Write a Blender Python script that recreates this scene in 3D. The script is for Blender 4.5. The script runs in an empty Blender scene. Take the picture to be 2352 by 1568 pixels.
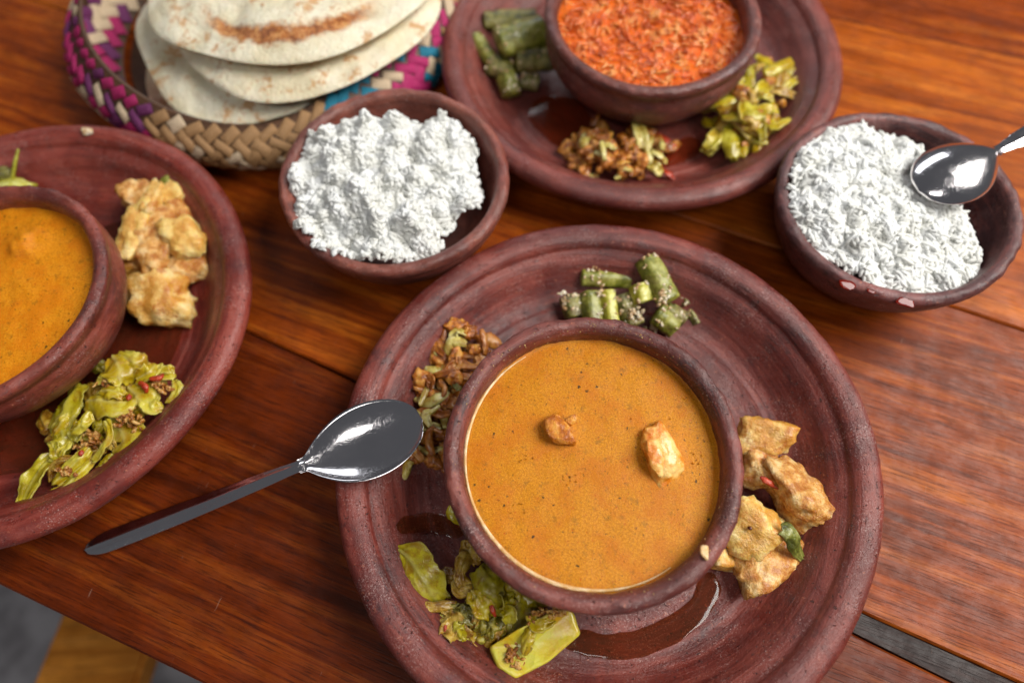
import bpy, bmesh, math, random
import numpy as np
from mathutils import Vector, Matrix, noise

# ------------------------------------------------------------------ scene, camera, light
scene = bpy.context.scene
S = 0.01                                   # everything below is written in centimetres
CAM_H, F_PX = 36.37, 645.5
PITCH, ROLL = math.radians(65.365), math.radians(3.09)

cam_data = bpy.data.cameras.new("camera")
cam = bpy.data.objects.new("camera", cam_data)
scene.collection.objects.link(cam)
scene.camera = cam
cam_data.sensor_width = 36.0
cam_data.lens = 36.0 * F_PX / 1024.0
cam_data.clip_start, cam_data.clip_end = 0.01, 50.0
cp, sp, cr, sr = math.cos(PITCH), math.sin(PITCH), math.cos(ROLL), math.sin(ROLL)
fw = Vector((0, cp, -sp)); up0 = Vector((0, sp, cp)); rt0 = Vector((1, 0, 0))
rt = rt0 * cr + up0 * (-sr); up = rt0 * sr + up0 * cr
rt, up = rt0 * cr - up0 * sr, rt0 * sr + up0 * cr
cam.matrix_world = Matrix(((rt.x, up.x, -fw.x, 0), (rt.y, up.y, -fw.y, 0), (rt.z, up.z, -fw.z, CAM_H * S), (0, 0, 0, 1)))
cam_data.dof.use_dof = True
cam_data.dof.focus_distance = 0.322
cam_data.dof.aperture_fstop = 2.8
cam_data.dof.aperture_blades = 7

world = bpy.data.worlds.new("World")
scene.world = world
world.use_nodes = True
bg = world.node_tree.nodes["Background"]
bg.inputs[0].default_value = (0.70, 0.72, 0.78, 1)
bg.inputs[1].default_value = 0.11

def area_light(name, loc, target, sx, sy, power, color):
    d = bpy.data.lights.new(name, 'AREA')
    d.shape = 'RECTANGLE'; d.size = sx; d.size_y = sy; d.energy = power; d.color = color
    o = bpy.data.objects.new(name, d)
    scene.collection.objects.link(o)
    o.location = loc
    o.rotation_euler = (Vector(target) - Vector(loc)).to_track_quat('-Z', 'Y').to_euler()
    return o
area_light("window_light_right", (1.13, 0.22, 1.30), (0.0, 0.20, 0.0), 1.1, 1.0, 46, (1.0, 0.97, 0.92))
area_light("window_light_far", (-0.15, 2.3, 1.15), (0.0, 0.2, 0.0), 1.8, 0.8, 15, (0.93, 0.96, 1.0))
area_light("window_light_behind", (-0.35, -1.0, 1.9), (0.0, 0.15, 0.0), 0.9, 0.45, 9, (1.0, 0.97, 0.93))

vs = scene.view_settings
vs.view_transform = 'Standard'; vs.look = 'None'; vs.gamma = 1.0; vs.use_curve_mapping = False
vs.exposure = 0.0
scene.render.engine = 'CYCLES'
scene.cycles.use_denoising = True
scene.cycles.max_bounces = 10
scene.cycles.diffuse_bounces = 9

# ------------------------------------------------------------------ helpers
def V(x, y, z=0.0):
    """world point (cm) at height z on the line of sight of a point measured in the photograph (2352 px wide)"""
    px, py = x * 1024 / 2352 - 512, -(y * 1024 / 2352 - 341)
    a, b = cr * px + sr * py, -sr * px + cr * py
    d = Vector((a / F_PX, cp + sp * b / F_PX, -sp + cp * b / F_PX))
    return Vector((0, 0, CAM_H)) + d * ((z - CAM_H) / d.z)

ORG = {}
def link(o, parent, org):
    scene.collection.objects.link(o)
    ORG[o.name] = Vector(org)
    if parent is None:
        o.location = Vector(org) * S
    else:
        o.parent = parent
        o.location = (Vector(org) - ORG[parent.name]) * S
    return o

def obj(name, verts, faces, mat, parent=None, org=None, smooth=True):
    org = Vector(org) if org is not None else (ORG[parent.name] if parent else Vector((0, 0, 0)))
    me = bpy.data.meshes.new(name)
    me.from_pydata([((v[0] - org.x) * S, (v[1] - org.y) * S, (v[2] - org.z) * S) for v in verts], [], faces)
    if smooth:
        me.polygons.foreach_set("use_smooth", [True] * len(me.polygons))
    me.materials.append(mat)
    me.update()
    return link(bpy.data.objects.new(name, me), parent, org)

def np_obj(name, verts, tris, mat, parent=None, org=(0, 0, 0), smooth=True):
    """fast path for numpy vertex and face arrays"""
    v = (np.asarray(verts) - np.asarray(org)) * S
    me = bpy.data.meshes.new(name)
    nf, k = tris.shape
    me.vertices.add(len(v)); me.vertices.foreach_set("co", v.astype(np.float32).ravel())
    me.loops.add(nf * k); me.loops.foreach_set("vertex_index", tris.astype(np.int32).ravel())
    me.polygons.add(nf); me.polygons.foreach_set("loop_start", np.arange(0, nf * k, k, dtype=np.int32))
    me.polygons.foreach_set("loop_total", np.full(nf, k, dtype=np.int32))
    if smooth:
        me.polygons.foreach_set("use_smooth", np.ones(nf, dtype=bool))
    me.materials.append(mat)
    me.update(calc_edges=True); me.validate()
    return link(bpy.data.objects.new(name, me), parent, org)

def thing(name, label, cat, org, group=None):
    o = bpy.data.objects.new(name, None)
    o.empty_display_size = 0.01
    link(o, None, org)
    return tag(o, label, cat, group)

def tag(o, label=None, cat=None, group=None, kind=None):
    if label: o["label"] = label
    if cat: o["category"] = cat
    if group: o["group"] = group
    if kind: o["kind"] = kind
    return o

def nz(p, s, seed=0.0):
    return noise.noise(Vector((p[0] * s + seed * 7.31, p[1] * s - seed * 3.7, p[2] * s + seed * 1.93)))

def catmull(pts, n):
    P = [Vector(p) for p in pts]
    if len(P) == 2:
        return [P[0].lerp(P[1], i / (n - 1)) for i in range(n)]
    P = [2 * P[0] - P[1]] + P + [2 * P[-1] - P[-2]]
    out = []; m = len(P) - 3
    for i in range(n):
        t = i / (n - 1) * m; k = min(int(t), m - 1); t -= k
        a, b, c, d = P[k:k + 4]
        out.append(0.5 * ((2 * b) + (c - a) * t + (2 * a - 5 * b + 4 * c - d) * t * t + (3 * b - a - 3 * c + d) * t ** 3))
    return out

def interp(t, xs):
    """piecewise linear profile over 0..1"""
    k = t * (len(xs) - 1); i = min(int(k), len(xs) - 2)
    return xs[i] + (xs[i + 1] - xs[i]) * (k - i)

# ------------------------------------------------------------------ materials
def lin(r, g, b):
    f = lambda c: (c / 255 / 12.92) if c <= 10 else ((c / 255 + 0.055) / 1.055) ** 2.4
    return (f(r), f(g), f(b), 1)

class MT:
    def __init__(self, name):
        self.m = bpy.data.materials.new(name); self.m.use_nodes = True
        self.t = self.m.node_tree; self.n = self.t.nodes; self.l = self.t.links
        self.b = self.n["Principled BSDF"]
        self.tc = self.n.new('ShaderNodeTexCoord').outputs['Object']
    def set(self, **k):
        for a, v in k.items():
            self.b.inputs[a.replace('_', ' ')].default_value = v
        return self
    def mapping(self, scale=(1, 1, 1), rot=(0, 0, 0), loc=(0, 0, 0), src=None):
        m = self.n.new('ShaderNodeMapping')
        m.inputs['Scale'].default_value = [s * 100 for s in scale] if src is None else scale
        m.inputs['Rotation'].default_value = rot; m.inputs['Location'].default_value = loc
        self.l.new(src or self.tc, m.inputs['Vector']); return m.outputs[0]
    def noise(self, scale, detail=4, rough=0.55, vec=None, dist=0.0):
        n = self.n.new('ShaderNodeTexNoise'); n.inputs['Scale'].default_value = scale
        n.inputs['Detail'].default_value = detail; n.inputs['Roughness'].default_value = rough
        n.inputs['Distortion'].default_value = dist
        self.l.new(vec if vec else self.mapping(), n.inputs['Vector']); return n.outputs['Fac']
    def voro(self, scale, vec=None, feature='F1', rnd=1.0):
        n = self.n.new('ShaderNodeTexVoronoi'); n.feature = feature; n.inputs['Scale'].default_value = scale
        n.inputs['Randomness'].default_value = rnd
        self.l.new(vec if vec else self.mapping(), n.inputs['Vector']); return n
    def ramp(self, fac, stops, interp_='LINEAR'):
        r = self.n.new('ShaderNodeValToRGB'); e = r.color_ramp; e.interpolation = interp_
        while len(e.elements) < len(stops): e.elements.new(0.5)
        for el, (p, c) in zip(e.elements, stops):
            el.position = p; el.color = c if len(c) == 4 else (*c, 1)
        self.l.new(fac, r.inputs[0]); return r.outputs[0]
    def val(self, fac, a, b, lo=0.0, hi=1.0):
        m = self.n.new('ShaderNodeMapRange'); m.inputs[1].default_value = a; m.inputs[2].default_value = b
        m.inputs[3].default_value = lo; m.inputs[4].default_value = hi
        self.l.new(fac, m.inputs[0]); return m.outputs[0]
    def math(self, op, a, b):
        m = self.n.new('ShaderNodeMath'); m.operation = op
        for i, x in enumerate((a, b)):
            if isinstance(x, (int, float)): m.inputs[i].default_value = x
            else: self.l.new(x, m.inputs[i])
        return m.outputs[0]
    def mix(self, fac, a, b, mode='MIX'):
        m = self.n.new('ShaderNodeMix'); m.data_type = 'RGBA'; m.blend_type = mode
        for i, x in ((0, fac), (6, a), (7, b)):
            if hasattr(x, 'is_linked') or hasattr(x, 'node'): self.l.new(x, m.inputs[i])
            else: m.inputs[i].default_value = x
        return m.outputs[2]
    def color(self, c): self.l.new(c, self.b.inputs['Base Color']); return self
    def rough(self, f): self.l.new(f, self.b.inputs['Roughness']); return self
    def bump(self, h, dist=0.02, strength=1.0, base=None):
        b = self.n.new('ShaderNodeBump'); b.inputs['Distance'].default_value = dist * S; b.inputs['Strength'].default_value = strength
        self.l.new(h, b.inputs['Height'])
        if base is not None: self.l.new(base, b.inputs['Normal'])
        self.l.new(b.outputs[0], self.b.inputs['Normal']); self.last = b.outputs[0]; return self

def terracotta(name, base, dark, pale, sooty=0.5, seed=0.0):
    m = MT(name)
    v = m.mapping(loc=(seed * 3.1, seed * 1.7, seed))
    # coordinates that run round the pot, for the streaks left by the wheel
    sx = m.n.new('ShaderNodeSeparateXYZ'); m.l.new(m.mapping(), sx.inputs[0])
    rr = m.math('SQRT', m.math('ADD', m.math('MULTIPLY', sx.outputs[0], sx.outputs[0]), m.math('MULTIPLY', sx.outputs[1], sx.outputs[1])), 0)
    cb = m.n.new('ShaderNodeCombineXYZ')
    m.l.new(m.math('MULTIPLY', m.math('DIVIDE', sx.outputs[0], m.math('ADD', rr, 0.01)), 1.6), cb.inputs[0])
    m.l.new(m.math('MULTIPLY', m.math('DIVIDE', sx.outputs[1], m.math('ADD', rr, 0.01)), 1.6), cb.inputs[1])
    m.l.new(m.math('ADD', m.math('ADD', rr, m.math('MULTIPLY', sx.outputs[2], 1.3)), seed * 2.7), cb.inputs[2])
    turn = m.noise(1.7, 6, 0.65, cb.outputs[0], 0.3)
    turn2 = m.noise(5.0, 4, 0.6, cb.outputs[0])
    big = m.noise(0.22, 5, 0.6, v, 0.8)
    fine = m.noise(7.0, 5, 0.75, v)
    c = m.ramp(big, [(0.38, dark), (0.50, base), (0.62, pale)])
    c = m.mix(m.val(turn, 0.46, 0.60, 0.0, 0.55), c, tuple(x * 0.5 for x in base[:3]) + (1,))
    c = m.mix(m.math('MULTIPLY', m.val(turn, 0.46, 0.38), 0.35), c, lin(150, 78, 66))
    soot = m.math('MULTIPLY', m.val(m.noise(0.35, 7, 0.7, m.mapping(loc=(9 + seed, 4, 2))), 0.53, 0.60), m.val(turn2, 0.42, 0.56))
    c = m.mix(m.math('MULTIPLY', soot, sooty), c, lin(44, 30, 34))
    sp_ = m.math('MULTIPLY', m.val(m.noise(4.0, 6, 0.8, m.mapping(loc=(3, seed, 8))), 0.60, 0.66), 0.7)
    c = m.mix(sp_, c, lin(184, 112, 84))
    dust = m.math('MULTIPLY', m.val(m.noise(11, 4, 0.8, v), 0.56, 0.66), m.val(m.noise(0.5, 4, 0.6, m.mapping(loc=(1, 7, seed))), 0.48, 0.60))
    c = m.mix(m.math('MULTIPLY', dust, 0.7), c, lin(196, 170, 164))
    pit = m.val(m.noise(5.5, 4, 0.65, m.mapping(loc=(11, 2, seed))), 0.63, 0.67)
    c = m.mix(m.math('MULTIPLY', pit, 0.8), c, lin(28, 13, 13))
    m.color(c)
    m.rough(m.val(m.noise(1.2, 6, 0.7, m.mapping(loc=(5, 5, seed))), 0.38, 0.62, 0.26, 0.50))
    h = m.math('ADD', m.math('MULTIPLY', turn, 0.5), m.math('MULTIPLY', fine, 0.45))
    h = m.math('ADD', h, m.math('MULTIPLY', turn2, 0.25))
    h = m.math('SUBTRACT', h, m.math('MULTIPLY', pit, 0.35))
    m.bump(h, 0.10, 0.9)
    m.set(Specular_IOR_Level=0.55)
    return m.m

M = {}
M['plate_main'] = terracotta('terracotta_plum', lin(112, 45, 37), lin(90, 34, 31), lin(130, 60, 50), 0.55, 0)
M['plate_left'] = terracotta('terracotta_red', lin(124, 46, 36), lin(100, 36, 31), lin(138, 58, 46), 0.35, 2.3)
M['plate_up'] = terracotta('terracotta_rose', lin(116, 52, 44), lin(98, 42, 38), lin(130, 64, 55), 0.35, 5.1)
M['bowl_main'] = terracotta('terracotta_bowl_dark', lin(112, 52, 44), lin(86, 40, 37), lin(132, 70, 60), 0.75, 1.2)
M['bowl_left'] = terracotta('terracotta_bowl_red', lin(124, 56, 44), lin(98, 42, 38), lin(138, 68, 56), 0.5, 3.4)
M['bowl_up'] = terracotta('terracotta_bowl_brown', lin(104, 54, 46), lin(84, 44, 44), lin(122, 66, 58), 0.6, 6.2)
M['bowl_rice_a'] = terracotta('terracotta_rice_brown', lin(122, 66, 54), lin(100, 50, 44), lin(140, 82, 68), 0.35, 7.7)
M['bowl_rice_b'] = terracotta('terracotta_rice_plum', lin(100, 60, 58), lin(78, 46, 48), lin(122, 74, 72), 0.75, 8.9)

def curry_mat(name, a, b, dark, red, scale=1.0, bump=0.03):
    m = MT(name)
    g = m.noise(9 * scale, 4, 0.7)
    c = m.ramp(g, [(0.42, a), (0.58, b)])
    c = m.mix(m.val(m.noise(0.45, 5, 0.65), 0.45, 0.58, 0, 0.6), c, red)
    c = m.mix(m.math('MULTIPLY', m.val(m.noise(18, 2, 0.5), 0.55, 0.66), 0.3), c, lin(222, 160, 60))
    c = m.mix(m.math('MULTIPLY', m.val(m.noise(1.9, 5, 0.75, m.mapping(loc=(4, 1, 0))), 0.56, 0.66), 0.55), c, lin(122, 82, 22))
    # herb and chilli specks
    w = m.mapping(); dn = m.n.new('ShaderNodeTexNoise'); dn.inputs['Scale'].default_value = 6
    m.l.new(w, dn.inputs['Vector'])
    wv = m.n.new('ShaderNodeVectorMath'); wv.operation = 'ADD'
    sc_ = m.n.new('ShaderNodeVectorMath'); sc_.operation = 'SCALE'; sc_.inputs[3].default_value = 0.25
    m.l.new(dn.outputs['Color'], sc_.inputs[0]); m.l.new(w, wv.inputs[0]); m.l.new(sc_.outputs[0], wv.inputs[1])
    for s_, thr, colr, k in ((1.3, 0.075, dark, 0.9), (2.6, 0.085, lin(70, 50, 16), 0.75), (3.4, 0.085, lin(176, 62, 14), 0.8), (7.0, 0.13, lin(120, 66, 10), 0.6), (5.0, 0.10, lin(84, 52, 12), 0.7)):
        mp = m.mapping(loc=(s_, 2 * s_, 0), scale=(1, 1, 1), src=wv.outputs[0])
        vo = m.voro(s_, mp)
        c = m.mix(m.math('MULTIPLY', m.val(vo.outputs['Distance'], thr * 1.5, thr * 0.8), k), c, colr)
    m.color(c)
    m.bump(m.math('ADD', m.noise(12 * scale, 3, 0.6), m.noise(30, 2, 0.5)), bump, 0.6)
    m.set(Roughness=0.30, Specular_IOR_Level=0.2, Subsurface_Weight=0.08, Subsurface_Scale=0.002)
    m.b.inputs['Subsurface Radius'].default_value = (1, 0.4, 0.1)
    return m.m
M['curry'] = curry_mat('curry_gravy', lin(182, 112, 10), lin(202, 132, 20), lin(36, 30, 18), lin(186, 100, 8))
M['curry_left'] = curry_mat('curry_gravy_bright', lin(200, 120, 12), lin(220, 142, 26), lin(60, 50, 14), lin(206, 112, 10))
M['curry_up'] = curry_mat('curry_gravy_orange', lin(206, 84, 10), lin(232, 112, 22), lin(90, 46, 14), lin(200, 74, 8), 0.8, 0.06)

def food(name, cols, scale=2.0, rough=0.28, bump=0.05, bscale=6.0, sss=0.2, sssr=(1, 0.6, 0.2), coat=0.0, detail=4, transl=0.0, patch=None, vein=None):
    m = MT(name)
    n = m.noise(scale, detail, 0.6)
    k = len(cols)
    c = m.ramp(n, [(0.40 + 0.22 * i / max(1, k - 1), x) for i, x in enumerate(cols)])
    if patch:
        c = m.mix(m.math('MULTIPLY', m.val(m.noise(patch[1], 5, 0.7, m.mapping(loc=(5, 8, 1))), 0.52, 0.62), patch[2]), c, patch[0])
    if vein:
        at_ = m.n.new('ShaderNodeAttribute'); at_.attribute_name = 'vein'
        c = m.mix(m.math('MULTIPLY', at_.outputs['Fac'], 0.65), c, vein)
    m.color(c)
    m.bump(m.noise(bscale, 5, 0.65), bump * 1.5, 0.9)
    m.set(Roughness=rough, Specular_IOR_Level=0.6, Subsurface_Weight=sss, Subsurface_Scale=0.0025, Coat_Weight=coat, Coat_Roughness=0.12)
    m.b.inputs['Subsurface Radius'].default_value = sssr
    if transl:
        t = m.n.new('ShaderNodeBsdfTranslucent'); mx = m.n.new('ShaderNodeMixShader'); out = m.n['Material Output']
        m.l.new(c, t.inputs['Color']); mx.inputs[0].default_value = transl
        m.l.new(m.b.outputs[0], mx.inputs[1]); m.l.new(t.outputs[0], mx.inputs[2]); m.l.new(mx.outputs[0], out.inputs[0])
    return m.m
br = lin(150, 92, 26)
VN = lin(206, 200, 116)
M['cab_green'] = food('cabbage_green', [lin(166, 146, 12), lin(200, 184, 34), lin(212, 200, 74)], 0.9, 0.2, 0.05, 2.2, 0.05, coat=0.4, transl=0.3, patch=(br, 0.9, 0.55), vein=VN)
M['cab_yellow'] = food('cabbage_yellow', [lin(190, 160, 14), lin(212, 190, 36), lin(224, 212, 84)], 0.8, 0.2, 0.05, 2.2, 0.05, coat=0.4, transl=0.3, patch=(lin(186, 120, 26), 0.9, 0.5), vein=lin(230, 222, 140))
M['cab_core'] = food('cabbage_core', [lin(202, 160, 12), lin(214, 188, 34), lin(204, 198, 70)], 0.3, 0.25, 0.05, 2.5, 0.2, coat=0.35, patch=(lin(190, 126, 20), 0.7, 0.4))
M['cab_brown'] = food('cabbage_brown', [lin(140, 94, 18), lin(186, 142, 36), lin(212, 178, 74)], 1.6, 0.2, 0.09, 3.5, 0.05, coat=0.45, transl=0.2, vein=lin(206, 176, 90))
M['cab_dark'] = food('cabbage_dark_green', [lin(92, 84, 14), lin(142, 130, 28), lin(180, 160, 56)], 1.6, 0.2, 0.09, 4, 0.05, coat=0.45, vein=lin(160, 150, 70))
M['masala'] = food('masala_crust', [lin(140, 78, 20), lin(188, 124, 46), lin(218, 174, 100)], 3.0, 0.26, 0.12, 6, 0.1, coat=0.35)
M['bean'] = food('bean_green', [lin(92, 96, 20), lin(128, 128, 42), lin(158, 156, 76)], 1.5, 0.32, 0.05, 5, 0.12, coat=0.2, patch=(lin(100, 78, 34), 1.5, 0.5))
M['bean_pale'] = food('bean_pale', [lin(148, 142, 26), lin(184, 178, 62), lin(202, 200, 116)], 1.4, 0.3, 0.05, 5, 0.12, coat=0.2)
M['bean_dark'] = food('bean_dark', [lin(72, 72, 22), lin(112, 108, 40), lin(146, 138, 74)], 1.5, 0.32, 0.08, 5, 0.1, coat=0.2, patch=(lin(96, 68, 36), 1.4, 0.6))
M['coconut'] = food('coconut_crumb', [lin(180, 138, 92), lin(214, 190, 152), lin(232, 220, 198)], 2.0, 0.4, 0.05, 8, 0.15)
M['onion_blue'] = food('onion_bit', [lin(130, 138, 142), lin(168, 174, 178)], 3, 0.3, 0.04, 8, 0.2)
M['chilli'] = food('chilli_red', [lin(140, 30, 8), lin(190, 64, 22)], 3, 0.3, 0.05, 6, 0.05, coat=0.15)
M['potato'] = food('potato_chunk', [lin(206, 144, 56), lin(228, 184, 100), lin(238, 210, 146)], 0.9, 0.26, 0.09, 4.5, 0.3, coat=0.22, patch=(lin(174, 94, 22), 0.8, 0.75))
M['potato_pale'] = food('potato_pale', [lin(212, 156, 66), lin(232, 194, 108), lin(238, 212, 142)], 0.9, 0.28, 0.09, 4.5, 0.3, coat=0.2, patch=(lin(194, 112, 32), 0.7, 0.65))
M['potato_brown'] = food('potato_masala', [lin(184, 112, 38), lin(220, 162, 82), lin(238, 202, 138)], 1.3, 0.26, 0.14, 4.0, 0.2, coat=0.22, patch=(lin(164, 92, 30), 1.1, 0.55))
M['fish'] = food('fish_chunk', [lin(214, 124, 30), lin(232, 166, 72), lin(240, 200, 122)], 1.2, 0.2, 0.07, 4, 0.25, coat=0.5, patch=(lin(220, 110, 22), 1.0, 0.6))
M['fish_coated'] = food('fish_coated', [lin(176, 92, 8), lin(204, 120, 18), lin(228, 160, 64)], 2.4, 0.25, 0.16, 5, 0.1, coat=0.2)
M['leaf'] = food('curry_leaf', [lin(70, 74, 20), lin(112, 116, 44), lin(140, 140, 70)], 1.5, 0.3, 0.05, 5, 0.1, coat=0.2)
M['floret'] = food('floret_brown', [lin(132, 68, 12), lin(192, 112, 28), lin(220, 158, 70)], 2.2, 0.24, 0.10, 5, 0.15, coat=0.35)
M['floret_pale'] = food('floret_stem_pale', [lin(160, 130, 46), lin(198, 182, 96), lin(214, 204, 140)], 1.4, 0.22, 0.05, 4, 0.2, coat=0.4)
M['onion'] = food('onion_strand', [lin(140, 72, 16), lin(178, 106, 36), lin(200, 138, 64)], 1.6, 0.2, 0.05, 4, 0.15, coat=0.4, transl=0.2)
M['floret_up'] = food('floret_ochre', [lin(140, 74, 12), lin(186, 114, 28), lin(214, 158, 62)], 2.2, 0.26, 0.1, 5, 0.15, coat=0.35)
M['seed'] = food('mustard_seed', [lin(70, 22, 8), lin(110, 44, 14)], 4, 0.25, 0.01, 4, 0.0)
M['shred'] = food('coconut_shred', [lin(206, 82, 8), lin(232, 116, 24), lin(240, 160, 80)], 0.8, 0.15, 0.05, 8, 0.05, coat=0.7)

m = MT('rice'); c = m.ramp(m.noise(0.9, 3), [(0.4, lin(237, 237, 232)), (0.6, lin(245, 246, 245))])
m.color(c).set(Roughness=0.5, Specular_IOR_Level=0.2)
t_ = m.n.new('ShaderNodeBsdfTranslucent'); mx = m.n.new('ShaderNodeMixShader'); mx.inputs[0].default_value = 0.25
m.l.new(c, t_.inputs['Color']); m.l.new(m.b.outputs[0], mx.inputs[1]); m.l.new(t_.outputs[0], mx.inputs[2]); m.l.new(mx.outputs[0], m.n['Material Output'].inputs[0])
M['rice'] = m.m

m = MT('rice_core'); m.set(Base_Color=lin(242, 242, 238), Roughness=0.6, Specular_IOR_Level=0.15); m.bump(m.noise(3.0, 3), 0.06, 0.6); M['rice_core'] = m.m

def bread_mat(name, seed, scorch=False):
    m = MT(name); big = m.noise(0.30, 5, 0.65, m.mapping(loc=(seed, 0, 0)))
    c = m.ramp(big, [(0.40, lin(222, 210, 178)), (0.60, lin(238, 230, 206))])
    br2 = m.math('MULTIPLY', m.val(m.noise(0.40, 6, 0.8, m.mapping(loc=(8 + seed, 3, 1))), 0.54, 0.60), 0.8)
    c = m.mix(br2, c, lin(196, 142, 84))
    if scorch:
        sx = m.n.new('ShaderNodeSeparateXYZ'); m.l.new(m.mapping(), sx.inputs[0])
        y = m.math('ADD', sx.outputs[1], m.math('MULTIPLY', m.math('MULTIPLY', m.math('ADD', sx.outputs[0], -0.2), m.math('ADD', sx.outputs[0], -0.2)), -0.085))
        band = m.math('ABSOLUTE', m.math('ADD', y, 8.0), 0)
        ragged = m.math('MULTIPLY', m.noise(0.7, 6, 0.75, m.mapping(loc=(2, 2, 2))), 2.6)
        k = m.val(m.math('ADD', band, ragged), 2.25, 1.65)
        k = m.math('MULTIPLY', k, m.val(m.math('ABSOLUTE', sx.outputs[0], 0), 6.2, 4.6))
        col = m.ramp(m.noise(1.6, 6, 0.75), [(0.40, lin(206, 148, 88)), (0.5, lin(176, 104, 50)), (0.6, lin(128, 66, 28))])
        c = m.mix(m.math('MULTIPLY', k, 0.95), c, col)
    m.color(c).bump(m.math('ADD', m.noise(0.9, 5, 0.6), m.math('MULTIPLY', m.noise(4, 5, 0.65), 0.5)), 0.28, 0.9)
    m.set(Roughness=0.75, Specular_IOR_Level=0.25, Subsurface_Weight=0.12, Subsurface_Scale=0.003)
    return m.m
for k_ in range(4): M['bread%d' % k_] = bread_mat('bread_%d' % k_, k_ * 7.0, k_ == 3)

def straw(name, a, b):
    m = MT(name); v = m.mapping(scale=(0.7, 7, 4)); n = m.noise(1.0, 4, 0.6, v)
    m.color(m.ramp(n, [(0.3, a), (0.68, b)])).bump(n, 0.04, 0.7); m.set(Roughness=0.5, Specular_IOR_Level=0.4); return m.m
M['straw'] = straw('straw_natural', lin(132, 94, 58), lin(178, 140, 96))
M['straw_pale'] = straw('straw_pale', lin(186, 160, 126), lin(214, 194, 166))
M['straw_pink'] = straw('straw_magenta', lin(140, 20, 76), lin(194, 46, 112))
M['straw_teal'] = straw('straw_teal', lin(10, 88, 116), lin(30, 134, 160))
M['straw_purple'] = straw('straw_purple', lin(84, 24, 74), lin(124, 56, 108))
M['straw_under'] = straw('straw_dark', lin(60, 40, 28), lin(96, 66, 44))  # dark tone puts shade into the gaps between strips; also on the rim

m = MT('steel')
sc1 = m.noise(3.0, 6, 0.75, m.mapping(scale=(1.2, 12, 1), rot=(0, 0, 0.6))); sc2 = m.noise(3.0, 6, 0.75, m.mapping(scale=(14, 1.0, 1), rot=(0, 0, 0.3)))
sct = m.math('MAXIMUM', m.val(sc1, 0.58, 0.64), m.val(sc2, 0.58, 0.64))
smear = m.val(m.noise(0.7, 4, 0.6), 0.40, 0.62, 0.07, 0.14)
m.rough(m.math('ADD', smear, m.math('MULTIPLY', sct, 0.12)))
m.bump(m.math('ADD', sct, m.math('MULTIPLY', m.noise(0.8, 2), 0.6)), 0.0015, 0.5)
m.set(Base_Color=lin(238, 234, 236), Metallic=1.0); M['steel'] = m.m

def wood(name, a, b, c3, seed):
    m = MT(name)
    v = m.mapping(scale=(0.06, 1.0, 1.0), loc=(seed * 5, seed * 11, 0))
    g1 = m.noise(0.9, 6, 0.62, v, 0.9)
    g2 = m.noise(5.0, 5, 0.7, m.mapping(scale=(0.035, 1, 1), loc=(seed, seed * 3, 0)), 0.3)
    pores = m.noise(11.0, 3, 0.6, m.mapping(scale=(0.05, 1, 1), loc=(seed * 2, 1, 0)))
    c = m.ramp(g1, [(0.32, a), (0.5, b), (0.70, c3)])
    c = m.mix(m.val(g2, 0.44, 0.62, 0.0, 0.45), c, a)
    c = m.mix(m.math('MULTIPLY', m.val(pores, 0.54, 0.62), 0.55), c, tuple(x * 0.28 for x in a[:3]) + (1,))
    c = m.mix(m.math('MULTIPLY', m.val(m.noise(0.24, 5, 0.7, m.mapping(loc=(seed, 0, 0))), 0.42, 0.68), 0.45), c, tuple(x * 0.5 for x in a[:3]) + (1,))
    # scuffs in the varnish
    scf = m.math('MULTIPLY', m.val(m.noise(1.0, 5, 0.7, m.mapping(scale=(5, 0.55, 1), rot=(0, 0, 0.3), loc=(seed * 7, 0, 0))), 0.67, 0.71), 0.2)
    c = m.mix(scf, c, lin(196, 160, 138))
    m.color(c)
    m.rough(m.math('ADD', m.val(m.noise(0.8, 6, 0.7), 0.38, 0.62, 0.28, 0.48), m.math('MULTIPLY', pores, 0.10)))
    m.bump(m.math('SUBTRACT', m.math('MULTIPLY', g1, 0.5), m.math('MULTIPLY', m.val(pores, 0.5, 0.7), 0.4)), 0.03, 0.6)
    m.set(Specular_IOR_Level=0.17)
    return m.m
M['wood1'] = wood('table_wood_front', lin(66, 22, 4), lin(106, 40, 7), lin(140, 67, 16), 1.0)
M['wood2'] = wood('table_wood_middle', lin(92, 34, 4), lin(144, 62, 9), lin(180, 94, 22), 2.7)
M['wood3'] = wood('table_wood_back', lin(110, 46, 6), lin(168, 80, 14), lin(198, 110, 32), 4.4)
M['wood_dark'] = wood('table_inlay_dark', lin(24, 11, 9), lin(40, 20, 15), lin(54, 29, 22), 6.1)
M['wood_bench'] = wood('bench_wood', lin(176, 104, 30), lin(214, 140, 52), lin(226, 156, 76), 8.3)

m = MT('floor_concrete'); m.color(m.ramp(m.noise(0.12, 5, 0.6), [(0.4, lin(110, 106, 108)), (0.6, lin(150, 146, 148))])).bump(m.noise(0.5), 0.2, 0.5); m.set(Roughness=0.7); M['floor'] = m.m

def sauce(name, tint, mixf=0.55, rough=0.06):
    m = MT(name)
    m.set(Base_Color=tint, Roughness=rough, Specular_IOR_Level=0.55, Transmission_Weight=mixf, IOR=1.4)
    m.rough(m.val(m.noise(0.8, 4), 0.3, 0.7, rough * 0.6, rough * 2.2))
    return m.m
M['gravy_thin'] = sauce('thin_gravy', lin(196, 120, 80), 0.95)
M['oil_red'] = sauce('red_oil', lin(206, 96, 56), 0.9)
M['drop_red'] = sauce('red_drop', lin(112, 22, 8), 0.1)
M['foam'] = food('curry_foam', [lin(214, 168, 104), lin(236, 208, 164)], 2.0, 0.3, 0.04, 8, 0.2, coat=0.4)

M['flecks'] = food('dried_flecks', [lin(150, 110, 50), lin(196, 168, 110)], 3.0, 0.5, 0.02, 8, 0.0)

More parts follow.
